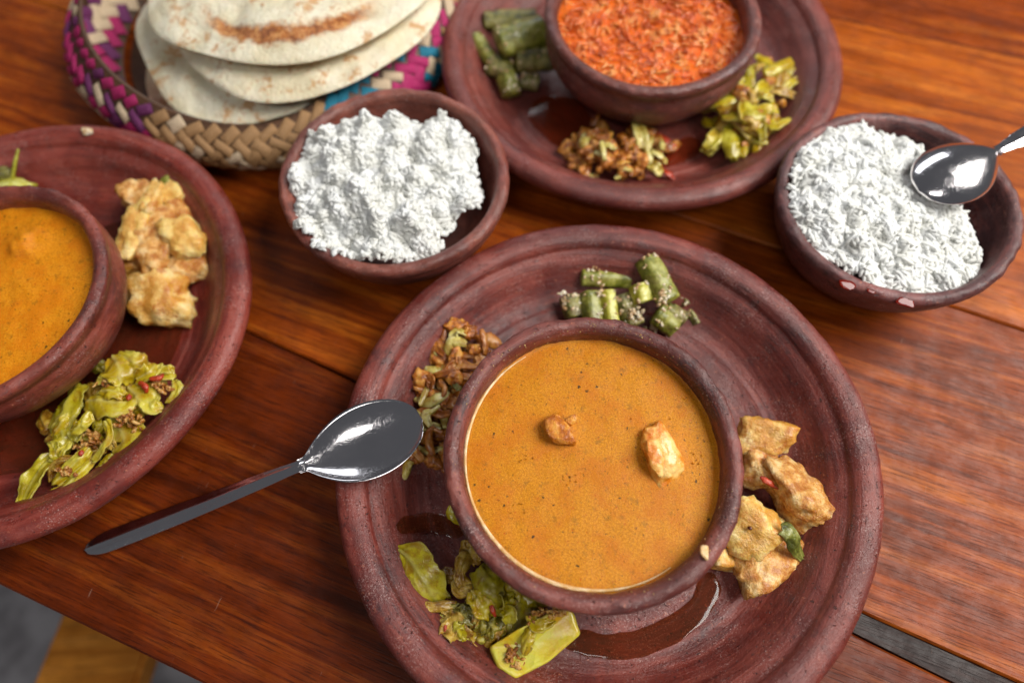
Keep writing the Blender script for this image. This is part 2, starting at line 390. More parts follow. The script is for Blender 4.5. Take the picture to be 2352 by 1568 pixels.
# ------------------------------------------------------------------ shape builders
def lathe(profile, c, n=144, wob=0.0, seed=0.0, tilt=None, oval=0.0, bumpy=0.0):
    verts, faces = [], []
    k = len(profile)
    for j in range(n):
        a = 2 * math.pi * j / n; ca, sa = math.cos(a), math.sin(a)
        w1 = noise.noise(Vector((ca * 1.3 + seed, sa * 1.3 - seed, seed)))
        w2 = noise.noise(Vector((ca * 1.1 - seed * 2, sa * 1.1, seed + 4)))
        e = 1 + oval * math.cos(2 * (a - seed))
        for (r, z) in profile:
            rr = r * e * (1 + wob * 0.05 * w1) if r > 0.01 else r
            zz = z + wob * 0.25 * w2 * min(1, r / 8) * (1 if z > 1.2 else 0.1)
            p = Vector((rr * ca, rr * sa, zz))
            if bumpy:
                q = noise.noise(p * 1.1 + Vector((seed * 3, 0, 0))) + 0.5 * noise.noise(p * 2.7 + Vector((seed, 5, 0)))
                q += 0.35 * noise.noise(p * 6.5 + Vector((0, seed, 2))); p.z += bumpy * q; p.x += bumpy * 0.7 * q * ca; p.y += bumpy * 0.7 * q * sa
            if tilt is not None: p = tilt @ p
            verts.append((p.x + c[0], p.y + c[1], p.z + c[2]))
    for j in range(n):
        j2 = (j + 1) % n
        for i in range(k - 1):
            if profile[i][0] < 0.01 and profile[i + 1][0] < 0.01: continue
            faces.append((j * k + i, j2 * k + i, j2 * k + i + 1, j * k + i + 1))
    return verts, faces

def refine(profile, m=3):
    return [tuple(p) for p in [(v.x, v.y) for v in catmull([Vector((a, b, 0)) for a, b in profile], (len(profile) - 1) * m + 1)]]

ICO = {}
def ico(sub):
    if sub not in ICO:
        bm = bmesh.new(); bmesh.ops.create_icosphere(bm, subdivisions=sub, radius=1)
        ICO[sub] = ([v.co.copy() for v in bm.verts], [tuple(v.index for v in f.verts) for f in bm.faces]); bm.free()
    return ICO[sub]

def euler(rx, ry, rz): return (Matrix.Rotation(math.radians(rz), 3, 'Z') @ Matrix.Rotation(math.radians(ry), 3, 'Y') @ Matrix.Rotation(math.radians(rx), 3, 'X'))

def chunk(name, c, dims, rot, mat, seed, parent=None, planes=9, soft=9.0, rough=0.06, sub=4, rscale=1.6, org=None):
    """an angular cut piece: a convex polyhedron with softly worn edges and a lumpy skin"""
    rnd = random.Random(seed); dirs = []
    for ax in (Vector((1, 0, 0)), Vector((0, 1, 0)), Vector((0, 0, 1))):
        for s_ in (1, -1):
            d = (ax * s_ + Vector((rnd.uniform(-.3, .3), rnd.uniform(-.3, .3), rnd.uniform(-.3, .3)))).normalized()
            dirs.append((d, rnd.uniform(0.72, 0.95)))
    for _ in range(planes - 6):
        d = Vector((rnd.uniform(-1, 1), rnd.uniform(-1, 1), rnd.uniform(-1, 1))).normalized(); dirs.append((d, rnd.uniform(0.78, 1.0)))
    R = euler(*rot); vs_, fs = ico(sub); out = []
    for d in vs_:
        acc = 0.0
        for n_, h in dirs:
            q = d.dot(n_) / h
            if q > 0: acc += q ** soft
        r = acc ** (-1 / soft)
        p = d * r
        q = Vector((p.x * dims[0], p.y * dims[1], p.z * dims[2])) * 0.5
        f = 1 + rough * (1.4 * nz(q, rscale, seed) + 0.8 * nz(q, rscale * 2.7, seed + 3) + 0.5 * nz(q, rscale * 6, seed + 5))
        q = R @ (q * f)
        out.append((q.x + c[0], q.y + c[1], q.z + c[2]))
    return obj(name, out, fs, mat, parent, org if org is not None else (None if parent else (c[0], c[1], c[2] - dims[2] * 0.4)))

def floret(name, c, dims, rot, mat, seed, parent=None, knobs=16, amp=0.35, sub=4):
    knobs = int(knobs * 2.6)
    rnd = random.Random(seed); K = [Vector((rnd.gauss(0, 1), rnd.gauss(0, 1), rnd.gauss(0, 1))).normalized() for _ in range(knobs)]
    R = euler(*rot); vs_, fs = ico(sub); out = []
    for d in vs_:
        b = max(d.dot(k) for k in K)
        r = 0.66 + amp * 0.9 * math.sqrt(max(0, (b - 0.86) / 0.14)) + 0.42 * nz(d, 1.2, seed) + 0.20 * nz(d, 3.0, seed + 1)
        q = R @ Vector((d.x * r * dims[0] / 2, d.y * r * dims[1] / 2, d.z * r * dims[2] / 2))
        out.append((q.x + c[0], q.y + c[1], q.z + c[2]))
    return obj(name, out, fs, mat, parent)

def leaf(name, mid, width, mat, seed, parent=None, curl=0.6, crinkle=0.15, ruffle=0.15, rib=0.0, thick=0.07, nu=30, nv=15, wprof=(0.55, 0.9, 1, 0.95, 0.6), upv=(0, 0, 1), skew=0.0):
    """a limp cooked leaf: a curled, folded, torn-edged sheet along a midline, with real thickness"""
    P = catmull(mid, nu); out = []; vein = []; upv = Vector(upv)
    rn = random.Random(int(seed) * 13 + 5); crinkle *= 0.8; ruffle *= 0.6
    curl = curl * 0.75 * (1 if rn.random() < 0.75 else -0.8)
    tl = rn.uniform(-0.45, 0.45)
    for i, p in enumerate(P):
        t = i / (nu - 1)
        tan = (P[min(i + 1, nu - 1)] - P[max(i - 1, 0)]).normalized()
        side = tan.cross(upv)
        if side.length < 1e-3: side = tan.cross(Vector((0, 1, 0.2)))
        side.normalize(); nrm = side.cross(tan).normalized()
        Rt = Matrix.Rotation(tl * (1 + 0.8 * math.sin(3 * t + seed)), 3, tan); side, nrm = Rt @ side, Rt @ nrm
        w0 = interp(t, wprof) * width * 0.5
        wl = w0 * (1 + 0.32 * nz((t * 3.5, 1.7, 0), 1, seed) + 0.16 * nz((t * 11, 4.7, 0), 1, seed))
        wr = w0 * (1 + 0.32 * nz((t * 3.5, 9.1, 0), 1, seed) + 0.16 * nz((t * 11, 7.3, 0), 1, seed))
        for j in range(nv):
            s_ = 2 * j / (nv - 1) - 1
            w = wl if s_ < 0 else wr
            a = s_ * curl
            x = (math.sin(a) / curl) * w; zc = -(1 - math.cos(a)) / curl * w
            q = p + side * x + nrm * zc
            e = abs(s_) ** 2
            rg = 1 - abs(nz((t * 2.6, s_ * 1.5, seed), 1.0, seed)) * 2.6
            q += nrm * (crinkle * (0.9 * max(0, rg) - 0.3 + 0.25 * nz((t * 5, s_ * 3, seed), 1.0, seed + 2)) + ruffle * 1.2 * e * math.sin(t * 15 + seed + s_ * 2) * (0.5 + abs(nz((t * 4, s_, 0), 1, seed))))
            q += tan * (0.16 * width * nz((s_ * 2.5, t * 2, seed), 1.0, seed + 7) * (1 if i in (0, nu - 1) else 0.6))
            ph = (t * 4.5 - abs(s_) * 1.3 + 0.3 * (s_ > 0)) % 1.0
            sv = math.exp(-((ph - 0.5) / 0.10) ** 2) * min(1, abs(s_) * 4) * (1 - abs(s_) * 0.6) if width > 1.3 else 0
            mv = math.exp(-(s_ / 0.10) ** 2) * (1 - 0.5 * t)
            if rib: q += nrm * (rib * mv + 0.3 * rib * sv)
            vein.append(min(1, mv * (1 if rib else 0.4) + 0.45 * sv + 0.6 * max(0, abs(s_) - 0.86) / 0.14)); out.append(q)
    faces = [(i * nv + j, i * nv + j + 1, (i + 1) * nv + j + 1, (i + 1) * nv + j) for i in range(nu - 1) for j in range(nv - 1)]
    o = obj(name, out, faces, mat, parent, None if parent else tuple(P[0]))
    o.data.attributes.new('vein', 'FLOAT', 'POINT').data.foreach_set('value', vein)
    s = o.modifiers.new("thickness", 'SOLIDIFY'); s.thickness = thick * S; s.offset = 0.0
    return o

def tube(name, path, radii, mat, parent=None, n=12, m=24, flat=1.0, ridge=0.0, ridges=5, seed=0, wob=0.0, org=None, capr=0.35):
    P = catmull(path, m); verts = []; faces = []
    ref = Vector((0, 0, 1))
    for i, p in enumerate(P):
        t = i / (m - 1)
        tan = (P[min(i + 1, m - 1)] - P[max(i - 1, 0)]).normalized()
        side = tan.cross(ref)
        if side.length < 1e-3: side = tan.cross(Vector((0, 1, 0)))
        side.normalize(); nr = side.cross(tan).normalized()
        r = interp(t, radii)
        for j in range(n):
            a = 2 * math.pi * j / n
            rr = r * (1 + ridge * math.cos(ridges * a)) * (1 + wob * nz((t * 5, math.cos(a), math.sin(a)), 1.3, seed))
            verts.append(p + side * (math.cos(a) * rr) + nr * (math.sin(a) * rr * flat))
    for i in range(m - 1):
        for j in range(n):
            faces.append((i * n + j, i * n + (j + 1) % n, (i + 1) * n + (j + 1) % n, (i + 1) * n + j))
    for k, base, sg in ((0, 0, -1), (m - 1, (m - 1) * n, 1)):
        tan = (P[1] - P[0]).normalized() if k == 0 else (P[-1] - P[-2]).normalized()
        ci = len(verts); r = interp(0 if k == 0 else 1, radii)
        verts.append(P[k] + tan * sg * r * capr)
        for j in range(n):
            f = (base + j, base + (j + 1) % n, ci); faces.append(f if k else f[::-1])
    return obj(name, verts, faces, mat, parent, org if org is not None else (None if parent else tuple(P[0])))

def merge_small(name, centers, dims_fn, mat, parent, seed, sub=1, kind='stuff'):
    """many tiny crumbs joined into one part"""
    rnd = random.Random(seed); vs_, fs = ico(sub); base = np.array([tuple(v) for v in vs_]); F = np.array(fs)
    A, B = [], []
    for i, c in enumerate(centers):
        d = dims_fn(rnd); R = np.array(euler(rnd.uniform(0, 360), rnd.uniform(0, 360), rnd.uniform(0, 360)))
        b = base * (1 + 0.25 * np.array([[rnd.uniform(-1, 1)] for _ in base]))
        A.append((b * np.array(d) * 0.5) @ R.T + np.array(tuple(c))); B.append(F + i * len(base))
    o = np_obj(name, np.concatenate(A), np.concatenate(B), mat, parent, tuple(ORG[parent.name]) if parent else tuple(centers[0]))
    o["kind"] = kind
    return o

# ------------------------------------------------------------------ setting: table, floor, bench
U = Vector((0.9120, -0.4102, 0)).normalized(); N = Vector((0.4102, 0.9120, 0)).normalized()
def plank(name, u0, u1, lo, hi, mat, parent, z=0.0, th=3.2, bev=0.12, wav=0.05, seed=0):
    """a board between two edge lines; lo and hi give the cross position at u0 and u1"""
    m = 60; vs_, fs = [], []
    for i in range(m + 1):
        t = i / m; u = u0 + (u1 - u0) * t
        a = float(np.interp(u, *zip(*lo))) + wav * noise.noise(Vector((u * 0.12, seed + 0.5, 0)))
        b = float(np.interp(u, *zip(*hi))) + wav * noise.noise(Vector((u * 0.12, seed + 5, 0)))
        for (n_, zz) in ((a, z - th), (a, z - bev), (a + bev, z), (b - bev, z), (b, z - bev), (b, z - th)):
            vs_.append((u, n_, zz))
    for i in range(m):
        for j in range(6):
            k = (j + 1) % 6
            fs.append((i * 6 + j, (i + 1) * 6 + j, (i + 1) * 6 + k, i * 6 + k))
    fs.append(tuple(range(6))); fs.append(tuple(m * 6 + j for j in reversed(range(6))))
    o = obj(name, vs_, fs, mat, None, (0, 0, 0), smooth=False)
    o.parent = parent
    o.location = (-ORG[parent.name]) * S
    o.rotation_euler = (0, 0, math.atan2(U.y, U.x))
    return o
table = thing('wooden_table', 'varnished reddish brown plank table under all the dishes', 'table', (0, 0, -75))
E1 = [(-75, 12.9), (-20, 9.72), (0, 8.0), (16, 6.1), (62, 1.8)]; E2 = [(-75, 13.0), (-20, 9.80), (0, 8.7), (16, 7.35), (62, 4.6)]
def off(e, d): return [(u, n_ + d) for u, n_ in e]
plank('plank', -75, 62, [(-75, -7.95), (62, -7.95)], E1, M['wood1'], table, wav=0.03, seed=1)
tag(plank('inlay_strip', -9, 62, off(E1, 0.05), off(E2, -0.05), M['wood_dark'], table, z=-0.03, bev=0.04, wav=0.02, seed=2), 'dark narrow strip let in between two planks')
plank('plank', -75, 62, E2, [(-75, 31.0), (62, 25.4)], M['wood2'], table, wav=0.03, seed=3)
plank('plank', -75, 62, [(-75, 31.1), (62, 25.5)], [(-75, 48.0), (62, 52.2)], M['wood3'], table, wav=0.03, seed=4)
plank('plank', -75, 62, [(-75, 48.1), (62, 52.3)], [(-75, 82), (62, 82)], M['wood2'], table, wav=0.03, seed=5)
for (u, n_) in ((-68, -2), (55, -2), (-68, 75), (55, 75)):
    p = U * u + N * n_
    vs_, fs = lathe(refine([(0, -75), (2.6, -75), (2.6, -74.6), (3.0, -40), (3.2, -3.4), (0, -3.3)], 2), (p.x, p.y, 0), 20)
    obj('leg', vs_, fs, M['wood_dark'], table)

floor_o = obj('floor', [(-260, -200, -75.5), (260, -200, -75.5), (260, 300, -75.5), (-260, 300, -75.5)], [(0, 1, 2, 3)], M['floor'], smooth=False)
floor_o["kind"] = "structure"

bench = thing('wooden_bench', 'out of focus brown bench seat below the table edge', 'bench', (-42, -6, -75))
def box(name, c, d, rz, mat, parent, bev=0.4):
    bm = bmesh.new(); bmesh.ops.create_cube(bm, size=1)
    for v in bm.verts: v.co = Vector((v.co.x * d[0], v.co.y * d[1], v.co.z * d[2]))
    bmesh.ops.bevel(bm, geom=bm.edges[:], offset=bev, segments=2, affect='EDGES')
    R = Matrix.Rotation(math.radians(rz), 3, 'Z')
    vs_ = [tuple(R @ v.co + Vector(c)) for v in bm.verts]; fs = [tuple(v.index for v in f.verts) for f in bm.faces]; bm.free()
    return obj(name, vs_, fs, mat, parent, None, smooth=False)
box('seat', (-40.5, -0.2, -31), (9.5, 16, 3), -12, M['wood_bench'], bench)
for sx in (-3.4, 3.4):
    for sy in (-6, 6):
        q = Matrix.Rotation(math.radians(-12), 3, 'Z') @ Vector((sx, sy, 0))
        box('leg', (-40.5 + q.x, -0.2 + q.y, -53.75), (1.8, 1.8, 42.5), -12, M['wood_bench'], bench, 0.15)

# ------------------------------------------------------------------ plates
PLATE = [(0, 0.0), (6, 0.0), (9.3, 0.05), (10.6, 0.6), (12.3, 1.8), (13.35, 2.45), (13.9, 2.85), (14.0, 3.3), (13.75, 3.68), (13.3, 3.82), (12.8, 3.74), (12.5, 3.5), (12.35, 3.25), (12.15, 3.1), (11.7, 2.75), (11.1, 2.0), (10.5, 1.4), (9.9, 1.12), (9.6, 1.1), (9.2, 0.98), (8.0, 0.86), (5, 0.80), (2, 0.78), (0, 0.78)]
def plate_z(r):
    pts = [p for p in PLATE[9:]][::-1]
    for (a, za), (b, zb) in zip(pts, pts[1:]):
        if a <= r <= b: return za + (zb - za) * (r - a) / max(1e-6, b - a)
    return 0.8
PM, PL, PU = (4.49, 8.64, 0.0), (-29.36, 18.93, 0.0), (10.06, 37.61, 0.0)
def plate(c, mat, seed, label, group='terracotta plates'):
    vs_, fs = lathe(refine(PLATE, 4), c, 200, 0.35, seed, None, 0.006, 0.035)
    return tag(obj('terracotta_plate', vs_, fs, mat, None, c), label, 'plate', group)
plate(PM, M['plate_main'], 1.1, 'plum brown clay plate under the smooth curry bowl with two fish pieces')
plate(PL, M['plate_left'], 2.6, 'reddish clay plate cut off by the left edge of the photo')
plate(PU, M['plate_up'], 3.9, 'clay plate in the background under the bowl of shredded orange curry')

# ------------------------------------------------------------------ curry bowls
BOWL = [(0, 0.0), (3.6, 0.0), (4.1, 0.15), (5.3, 1.0), (6.4, 2.2), (6.95, 3.3), (7.02, 4.1), (6.92, 4.6), (6.98, 4.85), (7.12, 5.2), (7.08, 5.5), (6.8, 5.66), (6.5, 5.58), (6.28, 5.3), (6.22, 4.9), (6.25, 4.2), (6.1, 3.2), (5.5, 2.0), (4.4, 1.1), (3, 0.75), (0, 0.6)]
def curry_bowl(c, mat, seed, label):
    vs_, fs = lathe(refine(BOWL, 5), c, 260, 0.4, seed, None, 0.008, 0.075)
    return tag(obj('clay_curry_bowl', vs_, fs, mat, None, c), label, 'bowl', 'clay bowls of curry')
BM, BL, BU = (3.55, 7.86, 0.82), (-29.1, 18.5, 0.82), (10.45, 37.0, 0.82)
bowl_main = curry_bowl(BM, M['bowl_main'], 1.7, 'dark clay bowl filled with smooth orange gravy and two fish pieces')
curry_bowl(BL, M['bowl_left'], 4.2, 'reddish clay bowl of orange gravy cut off by the left photo edge')
curry_bowl(BU, M['bowl_up'], 5.5, 'brown clay bowl heaped with shredded orange curry at the top of the photo')

rk = random.Random(12)
fl = []
for _ in range(150):
    a = rk.choice((rk.gauss(2.55, 0.35), rk.gauss(1.2, 0.4), rk.uniform(0, 6.283))); r = rk.uniform(6.18, 6.75)
    fl.append(Vector((BM[0] + r * math.cos(a), BM[1] + r * math.sin(a), BM[2] + float(np.interp(r, (6.22, 6.28, 6.5, 6.8), (4.95, 5.3, 5.58, 5.66))) + 0.01)))
merge_small('curry_flecks', fl, lambda q: (q.uniform(.04, .16), q.uniform(.03, .1), 0.05), M['flecks'], bowl_main, 2, 1)

def curry_surface(name, c, z, R, mat, label, amp, scale, seed, men=0.12, lumps=()):
    nr, na = 70, 160; vs_ = []; fs = []
    vs_.append((c[0], c[1], z + amp * nz((0, 0, 0), scale, seed)))
    for i in range(1, nr + 1):
        r = R * i / nr
        for j in range(na):
            a = 2 * math.pi * j / na; x, y = r * math.cos(a), r * math.sin(a)
            h = amp * (nz((x, y, 0), scale, seed) + 0.5 * nz((x, y, 0), scale * 2.3, seed + 3)) + men * max(0, (r / R - 0.95) / 0.05) ** 2
            for (lx, ly, lr, lh) in lumps:
                d = math.hypot(x + c[0] - lx, y + c[1] - ly) / lr
                if d < 2: h += lh * math.exp(-d * d * 2) * (1 + 0.7 * nz((x, y, 0), 1.6, seed))
            vs_.append((c[0] + x, c[1] + y, z + h))
    for j in range(na): fs.append((0, 1 + j, 1 + (j + 1) % na))
    for i in range(nr - 1):
        for j in range(na):
            a0 = 1 + i * na; b0 = a0 + na
            fs.append((a0 + j, b0 + j, b0 + (j + 1) % na, a0 + (j + 1) % na))
    o = obj(name, vs_, fs, mat, None, (c[0], c[1], z))
    return tag(o, label, 'curry')
ZC = 5.35
f1, f2 = V(1515, 1035, ZC), V(1287, 985, ZC)
cu = curry_surface('curry_gravy', BM, ZC, 6.36, M['curry'], 'smooth orange curry gravy with dark herb specks around two fish pieces', 0.025, 0.8, 1.0, 0.10, ((f1.x, f1.y, 1.1, 0.10), (f2.x, f2.y, 0.9, 0.10)))
fo = []
pts = [Vector((BM[0] + 6.13 * math.cos(a), BM[1] + 6.13 * math.sin(a), ZC + 0.07)) for a in np.linspace(math.radians(118), math.radians(300), 60)]
tube('foam_line', pts, [0.02, 0.08, 0.10, 0.07, 0.09, 0.08, 0.10, 0.06, 0.02], M['foam'], cu, 8, 140, 0.6, wob=0.5, seed=3)
lb = V(60, 560, 5.2)
lc = curry_surface('curry_gravy', BL, 5.2, 6.36, M['curry_left'], 'bright orange curry gravy with a lump in the bowl at left edge', 0.06, 0.9, 2.0, 0.10, ((lb.x, lb.y, 1.3, 0.5),))
uc = curry_surface('shredded_curry', BU, 5.15, 6.36, M['curry_up'], 'rough shredded orange curry glistening in the bowl at the top', 0.42, 0.55, 3.0, 0.05)
# bubbles on the smooth gravy
rnd = random.Random(5); bub = []
for (x, y, k) in ((1194, 1058, 1), (1575, 915, 1), (1450, 960, 1), (1310, 1100, 7), (1190, 1165, 6), (1600, 1050, 7), (1215, 1050, 4), (1540, 960, 1)):
    for _ in range(k):
        p = V(x + rnd.uniform(-16, 16) * (k > 1), y + rnd.uniform(-14, 14) * (k > 1), ZC + 0.06); bub.append(p)
merge_small('bubbles', bub, lambda r: (0.09, 0.09, 0.05), M['curry'], cu, 4, 2)

# shreds in the far curry
rnd = random.Random(8); A, B = [], []
k6 = 6
for i in range(1500):
    r = 6.1 * math.sqrt(rnd.random()); a = rnd.uniform(0, 6.283)
    x, y = r * math.cos(a), r * math.sin(a)
    h = 0.42 * (nz((x, y, 0), 0.55, 3.0) + 0.5 * nz((x, y, 0), 0.55 * 2.3, 6.0))
    c = np.array((BU[0] + x, BU[1] + y, 5.15 + h + rnd.uniform(-0.02, 0.12)))
    L = 0.25 + 1.2 * rnd.random() ** 2; w = rnd.uniform(0.07, 0.20)
    an = rnd.uniform(0, 6.283); tl = rnd.uniform(-0.5, 0.5); d = np.array((math.cos(an) * math.cos(tl), math.sin(an) * math.cos(tl), math.sin(tl)))
    s_ = np.cross(d, (0, 0, 1)); s_ /= np.linalg.norm(s_); n_ = np.cross(s_, d); bend = rnd.uniform(-0.12, 0.12)
    for t in (-1, -0.5, 0.0, 0.5, 1):
        rr = w * (0.35 if abs(t) == 1 else 1)
        for q in range(5):
            aa = 6.283 * q / 5
            A.append(c + d * (t * L / 2) + s_ * (math.cos(aa) * rr / 2 + bend * t * t) + n_ * (math.sin(aa) * rr / 2 * 1.0))
    b0 = i * 25
    for t in range(4):
        for q in range(5):
            B.append((b0 + t * 5 + q, b0 + t * 5 + (q + 1) % 5, b0 + t * 5 + 5 + (q + 1) % 5, b0 + t * 5 + 5 + q))
sh = np_obj('shreds', np.array(A), np.array(B), M['shred'], uc, tuple(ORG[uc.name])); sh["kind"] = "stuff"

# fish in the gravy
def fish_piece(name, mid, w, seed, mat, label, flap=None):
    t = thing(name, label, 'fish', tuple(mid[0]))
    P = catmull(mid, 5)
    L = (mid[-1] - mid[0]).length
    ang = math.degrees(math.atan2((mid[-1] - mid[0]).y, (mid[-1] - mid[0]).x))
    c = (mid[0] + mid[-1]) / 2 + Vector((0, 0, 0.12))
    chunk('flesh', tuple(c), (L * 1.3, w * 1.3, 1.15), (8, 0, ang), mat, seed, t, 9, 4.5, 0.10, 4, 1.7)
    if flap:
        leaf('flake', flap, w * 0.55, M['fish'], seed + 2, t, 0.9, 0.06, 0.03, thick=0.16, nu=20, nv=10, wprof=(0.9, 1, 1, 0.85, 0.4))
    return t
fish_piece('fish_chunk', [V(1490, 985, ZC + 0.12), V(1542, 1085, ZC + 0.12)], 1.5, 14, M['fish'], 'larger pale fish piece with a loose flake, floating at right in the gravy',
           [V(1500, 1008, ZC + 0.72), V(1508, 1045, ZC + 0.75), V(1520, 1092, ZC + 0.35)])
t2 = fish_piece('fish_chunk', [V(1268, 955, ZC + 0.05), V(1296, 1020, ZC + 0.08)], 0.95, 7, M['fish_coated'], 'smaller orange coated fish piece nearer the middle of the gravy')
chunk('knob', tuple(V(1312, 968, ZC + 0.05)), (0.7, 0.45, 0.4), (0, 0, 30), M['fish_coated'], 9, t2, 8, 6, 0.12, 3)

# drips and crumbs on rims
tag(chunk('curry_drip', tuple(V(1619, 1265, 6.5)), (0.75, 0.42, 0.22), (0, 25, 70), M['foam'], 21, None, 8, 5, 0.05, 3), 'cream coloured drip of curry on the rim of the smooth curry bowl', 'drip')
tag(chunk('bread_crumb', tuple(V(200, 300, 3.95)), (0.85, 0.6, 0.4), (0, 0, 10), M['coconut'], 22, None, 8, 6, 0.12, 3), 'pale crumb on the rim of the plate at the left edge', 'crumb')

# ------------------------------------------------------------------ sauce pools
def pool(name, inner, outer, c, mat, label, h=0.10, nu=60, nv=10, seed=0):
    """thin liquid between an inner and an outer shore, lying in the plate"""
    I, O = catmull(inner, nu), catmull(outer, nu); vs_, fs = [], []
    for i in range(nu):
        t = i / (nu - 1); e = min(1.0, min(t, 1 - t) * 9)
        for j in range(nv):
            s_ = j / (nv - 1)
            mid = (I[i] + O[i]) / 2
            a = mid.lerp(I[i], e ** 0.5); b = mid.lerp(O[i], e ** 0.5)
            p = a.lerp(b, s_)
            sh_ = 0.10 * nz((p.x, p.y, 0), 1.2, seed); 
            if j in (0, nv - 1): p = p + Vector((sh_, sh_, 0))
            r = math.hypot(p.x - c[0], p.y - c[1])
            vs_.append((p.x, p.y, plate_z(r) + 0.045 + h * math.sqrt(max(0, 1 - (2 * s_ - 1) ** 2)) * e))
    for i in range(nu - 1):
        for j in range(nv - 1): fs.append((i * nv + j, i * nv + j + 1, (i + 1) * nv + j + 1, (i + 1) * nv + j))
    return tag(obj(name, vs_, fs, mat, None, (c[0], c[1], 0.8)), label, 'sauce')
def z6(x, y, z=0.9): return V((1250 + x / 0.856) * .5742, (900 + y / 0.856) * .5742, z)
pool('gravy_pool', [z6(860, 1350), z6(980, 1395), z6(1100, 1385), z6(1210, 1340), z6(1295, 1280), z6(1320, 1215), z6(1330, 1180)],
     [z6(800, 1430), z6(950, 1475), z6(1100, 1480), z6(1240, 1430), z6(1340, 1350), z6(1395, 1260), z6(1400, 1190)], PM, M['gravy_thin'], 'dark thin gravy pooled on the front of the plum brown plate', 0.09, seed=2)
def zc(x, y, z=0.95): return V((1250 + x / 2.145) * .5742, (2000 + y / 2.145) * .5742, z)
pool('gravy_pool', [zc(760, 180), zc(860, 140), zc(960, 110), zc(1120, 110), zc(1300, 140)], [zc(760, 320), zc(860, 300), zc(980, 280), zc(1130, 310), zc(1330, 340)], PM, M['gravy_thin'], 'dark thin gravy left of the curry bowl above the cabbage', 0.06, seed=5)
al = [math.radians(a) for a in np.linspace(-120, 75, 14)]
pool('gravy_pool', [Vector((PL[0] + 4.4 * math.cos(a), PL[1] + 4.4 * math.sin(a), 0.9)) for a in al], [Vector((PL[0] + 9.3 * math.cos(a), PL[1] + 9.3 * math.sin(a), 0.9)) for a in al], PL, M['gravy_thin'], 'dark gravy film on the floor of the plate at left edge', 0.06, seed=7)
al = [math.radians(a) for a in np.linspace(195, 300, 12)]
pool('oil_pool', [Vector((PU[0] + (6.2 + 1.4 * math.sin(3 * a)) * math.cos(a), PU[1] + (6.2 + 1.4 * math.sin(3 * a)) * math.sin(a), 0.9)) for a in al], [Vector((PU[0] + 9.0 * math.cos(a), PU[1] + 9.0 * math.sin(a), 0.9)) for a in al], PU, M['oil_red'], 'reddish oil pooled on the front of the background plate', 0.07, seed=9)

# ------------------------------------------------------------------ rice bowls
RBOWL = [(0, 0.0), (3.2, 0.0), (3.8, 0.12), (5.0, 1.0), (6.1, 2.4), (6.7, 3.7), (6.95, 4.5), (7.03, 4.85), (6.98, 5.12), (6.75, 5.3), (6.45, 5.26), (6.25, 5.02), (6.1, 4.5), (5.75, 3.4), (5.0, 2.0), (3.8, 1.1), (2.5, 0.8), (0, 0.7)]
def rb_in(z):
    pts = RBOWL[11:][::-1]
    for (ra, za), (rb, zb) in zip(pts, pts[1:]):
        if za <= z <= zb: return ra + (rb - ra) * (z - za) / max(1e-6, zb - za)
    return 6.25 if z > 5 else 0.0
def rice_bowl(c, mat, seed, tilt, sc_, label):
    vs_, fs = lathe([(r * sc_, z) for r, z in refine(RBOWL, 4)], c, 220, 0.5, seed, tilt, 0.015, 0.075)
    return tag(obj('clay_rice_bowl', vs_, fs, mat, None, c), label, 'bowl', 'clay bowls of rice')
RA, RB = (-6.62, 25.85, 0.0), (22.84, 21.95, 0.0)
TA, TB = euler(0, 0, 0), euler(0, 0, 0)
rice_bowl(RA, M['bowl_rice_a'], 2.2, None, 1.0, 'brown clay bowl of clumpy rice between the bread basket and front plate')
rice_bowl(RB, M['bowl_rice_b'], 6.6, None, 0.975, 'plum clay bowl of rice with a spoon lying in it')

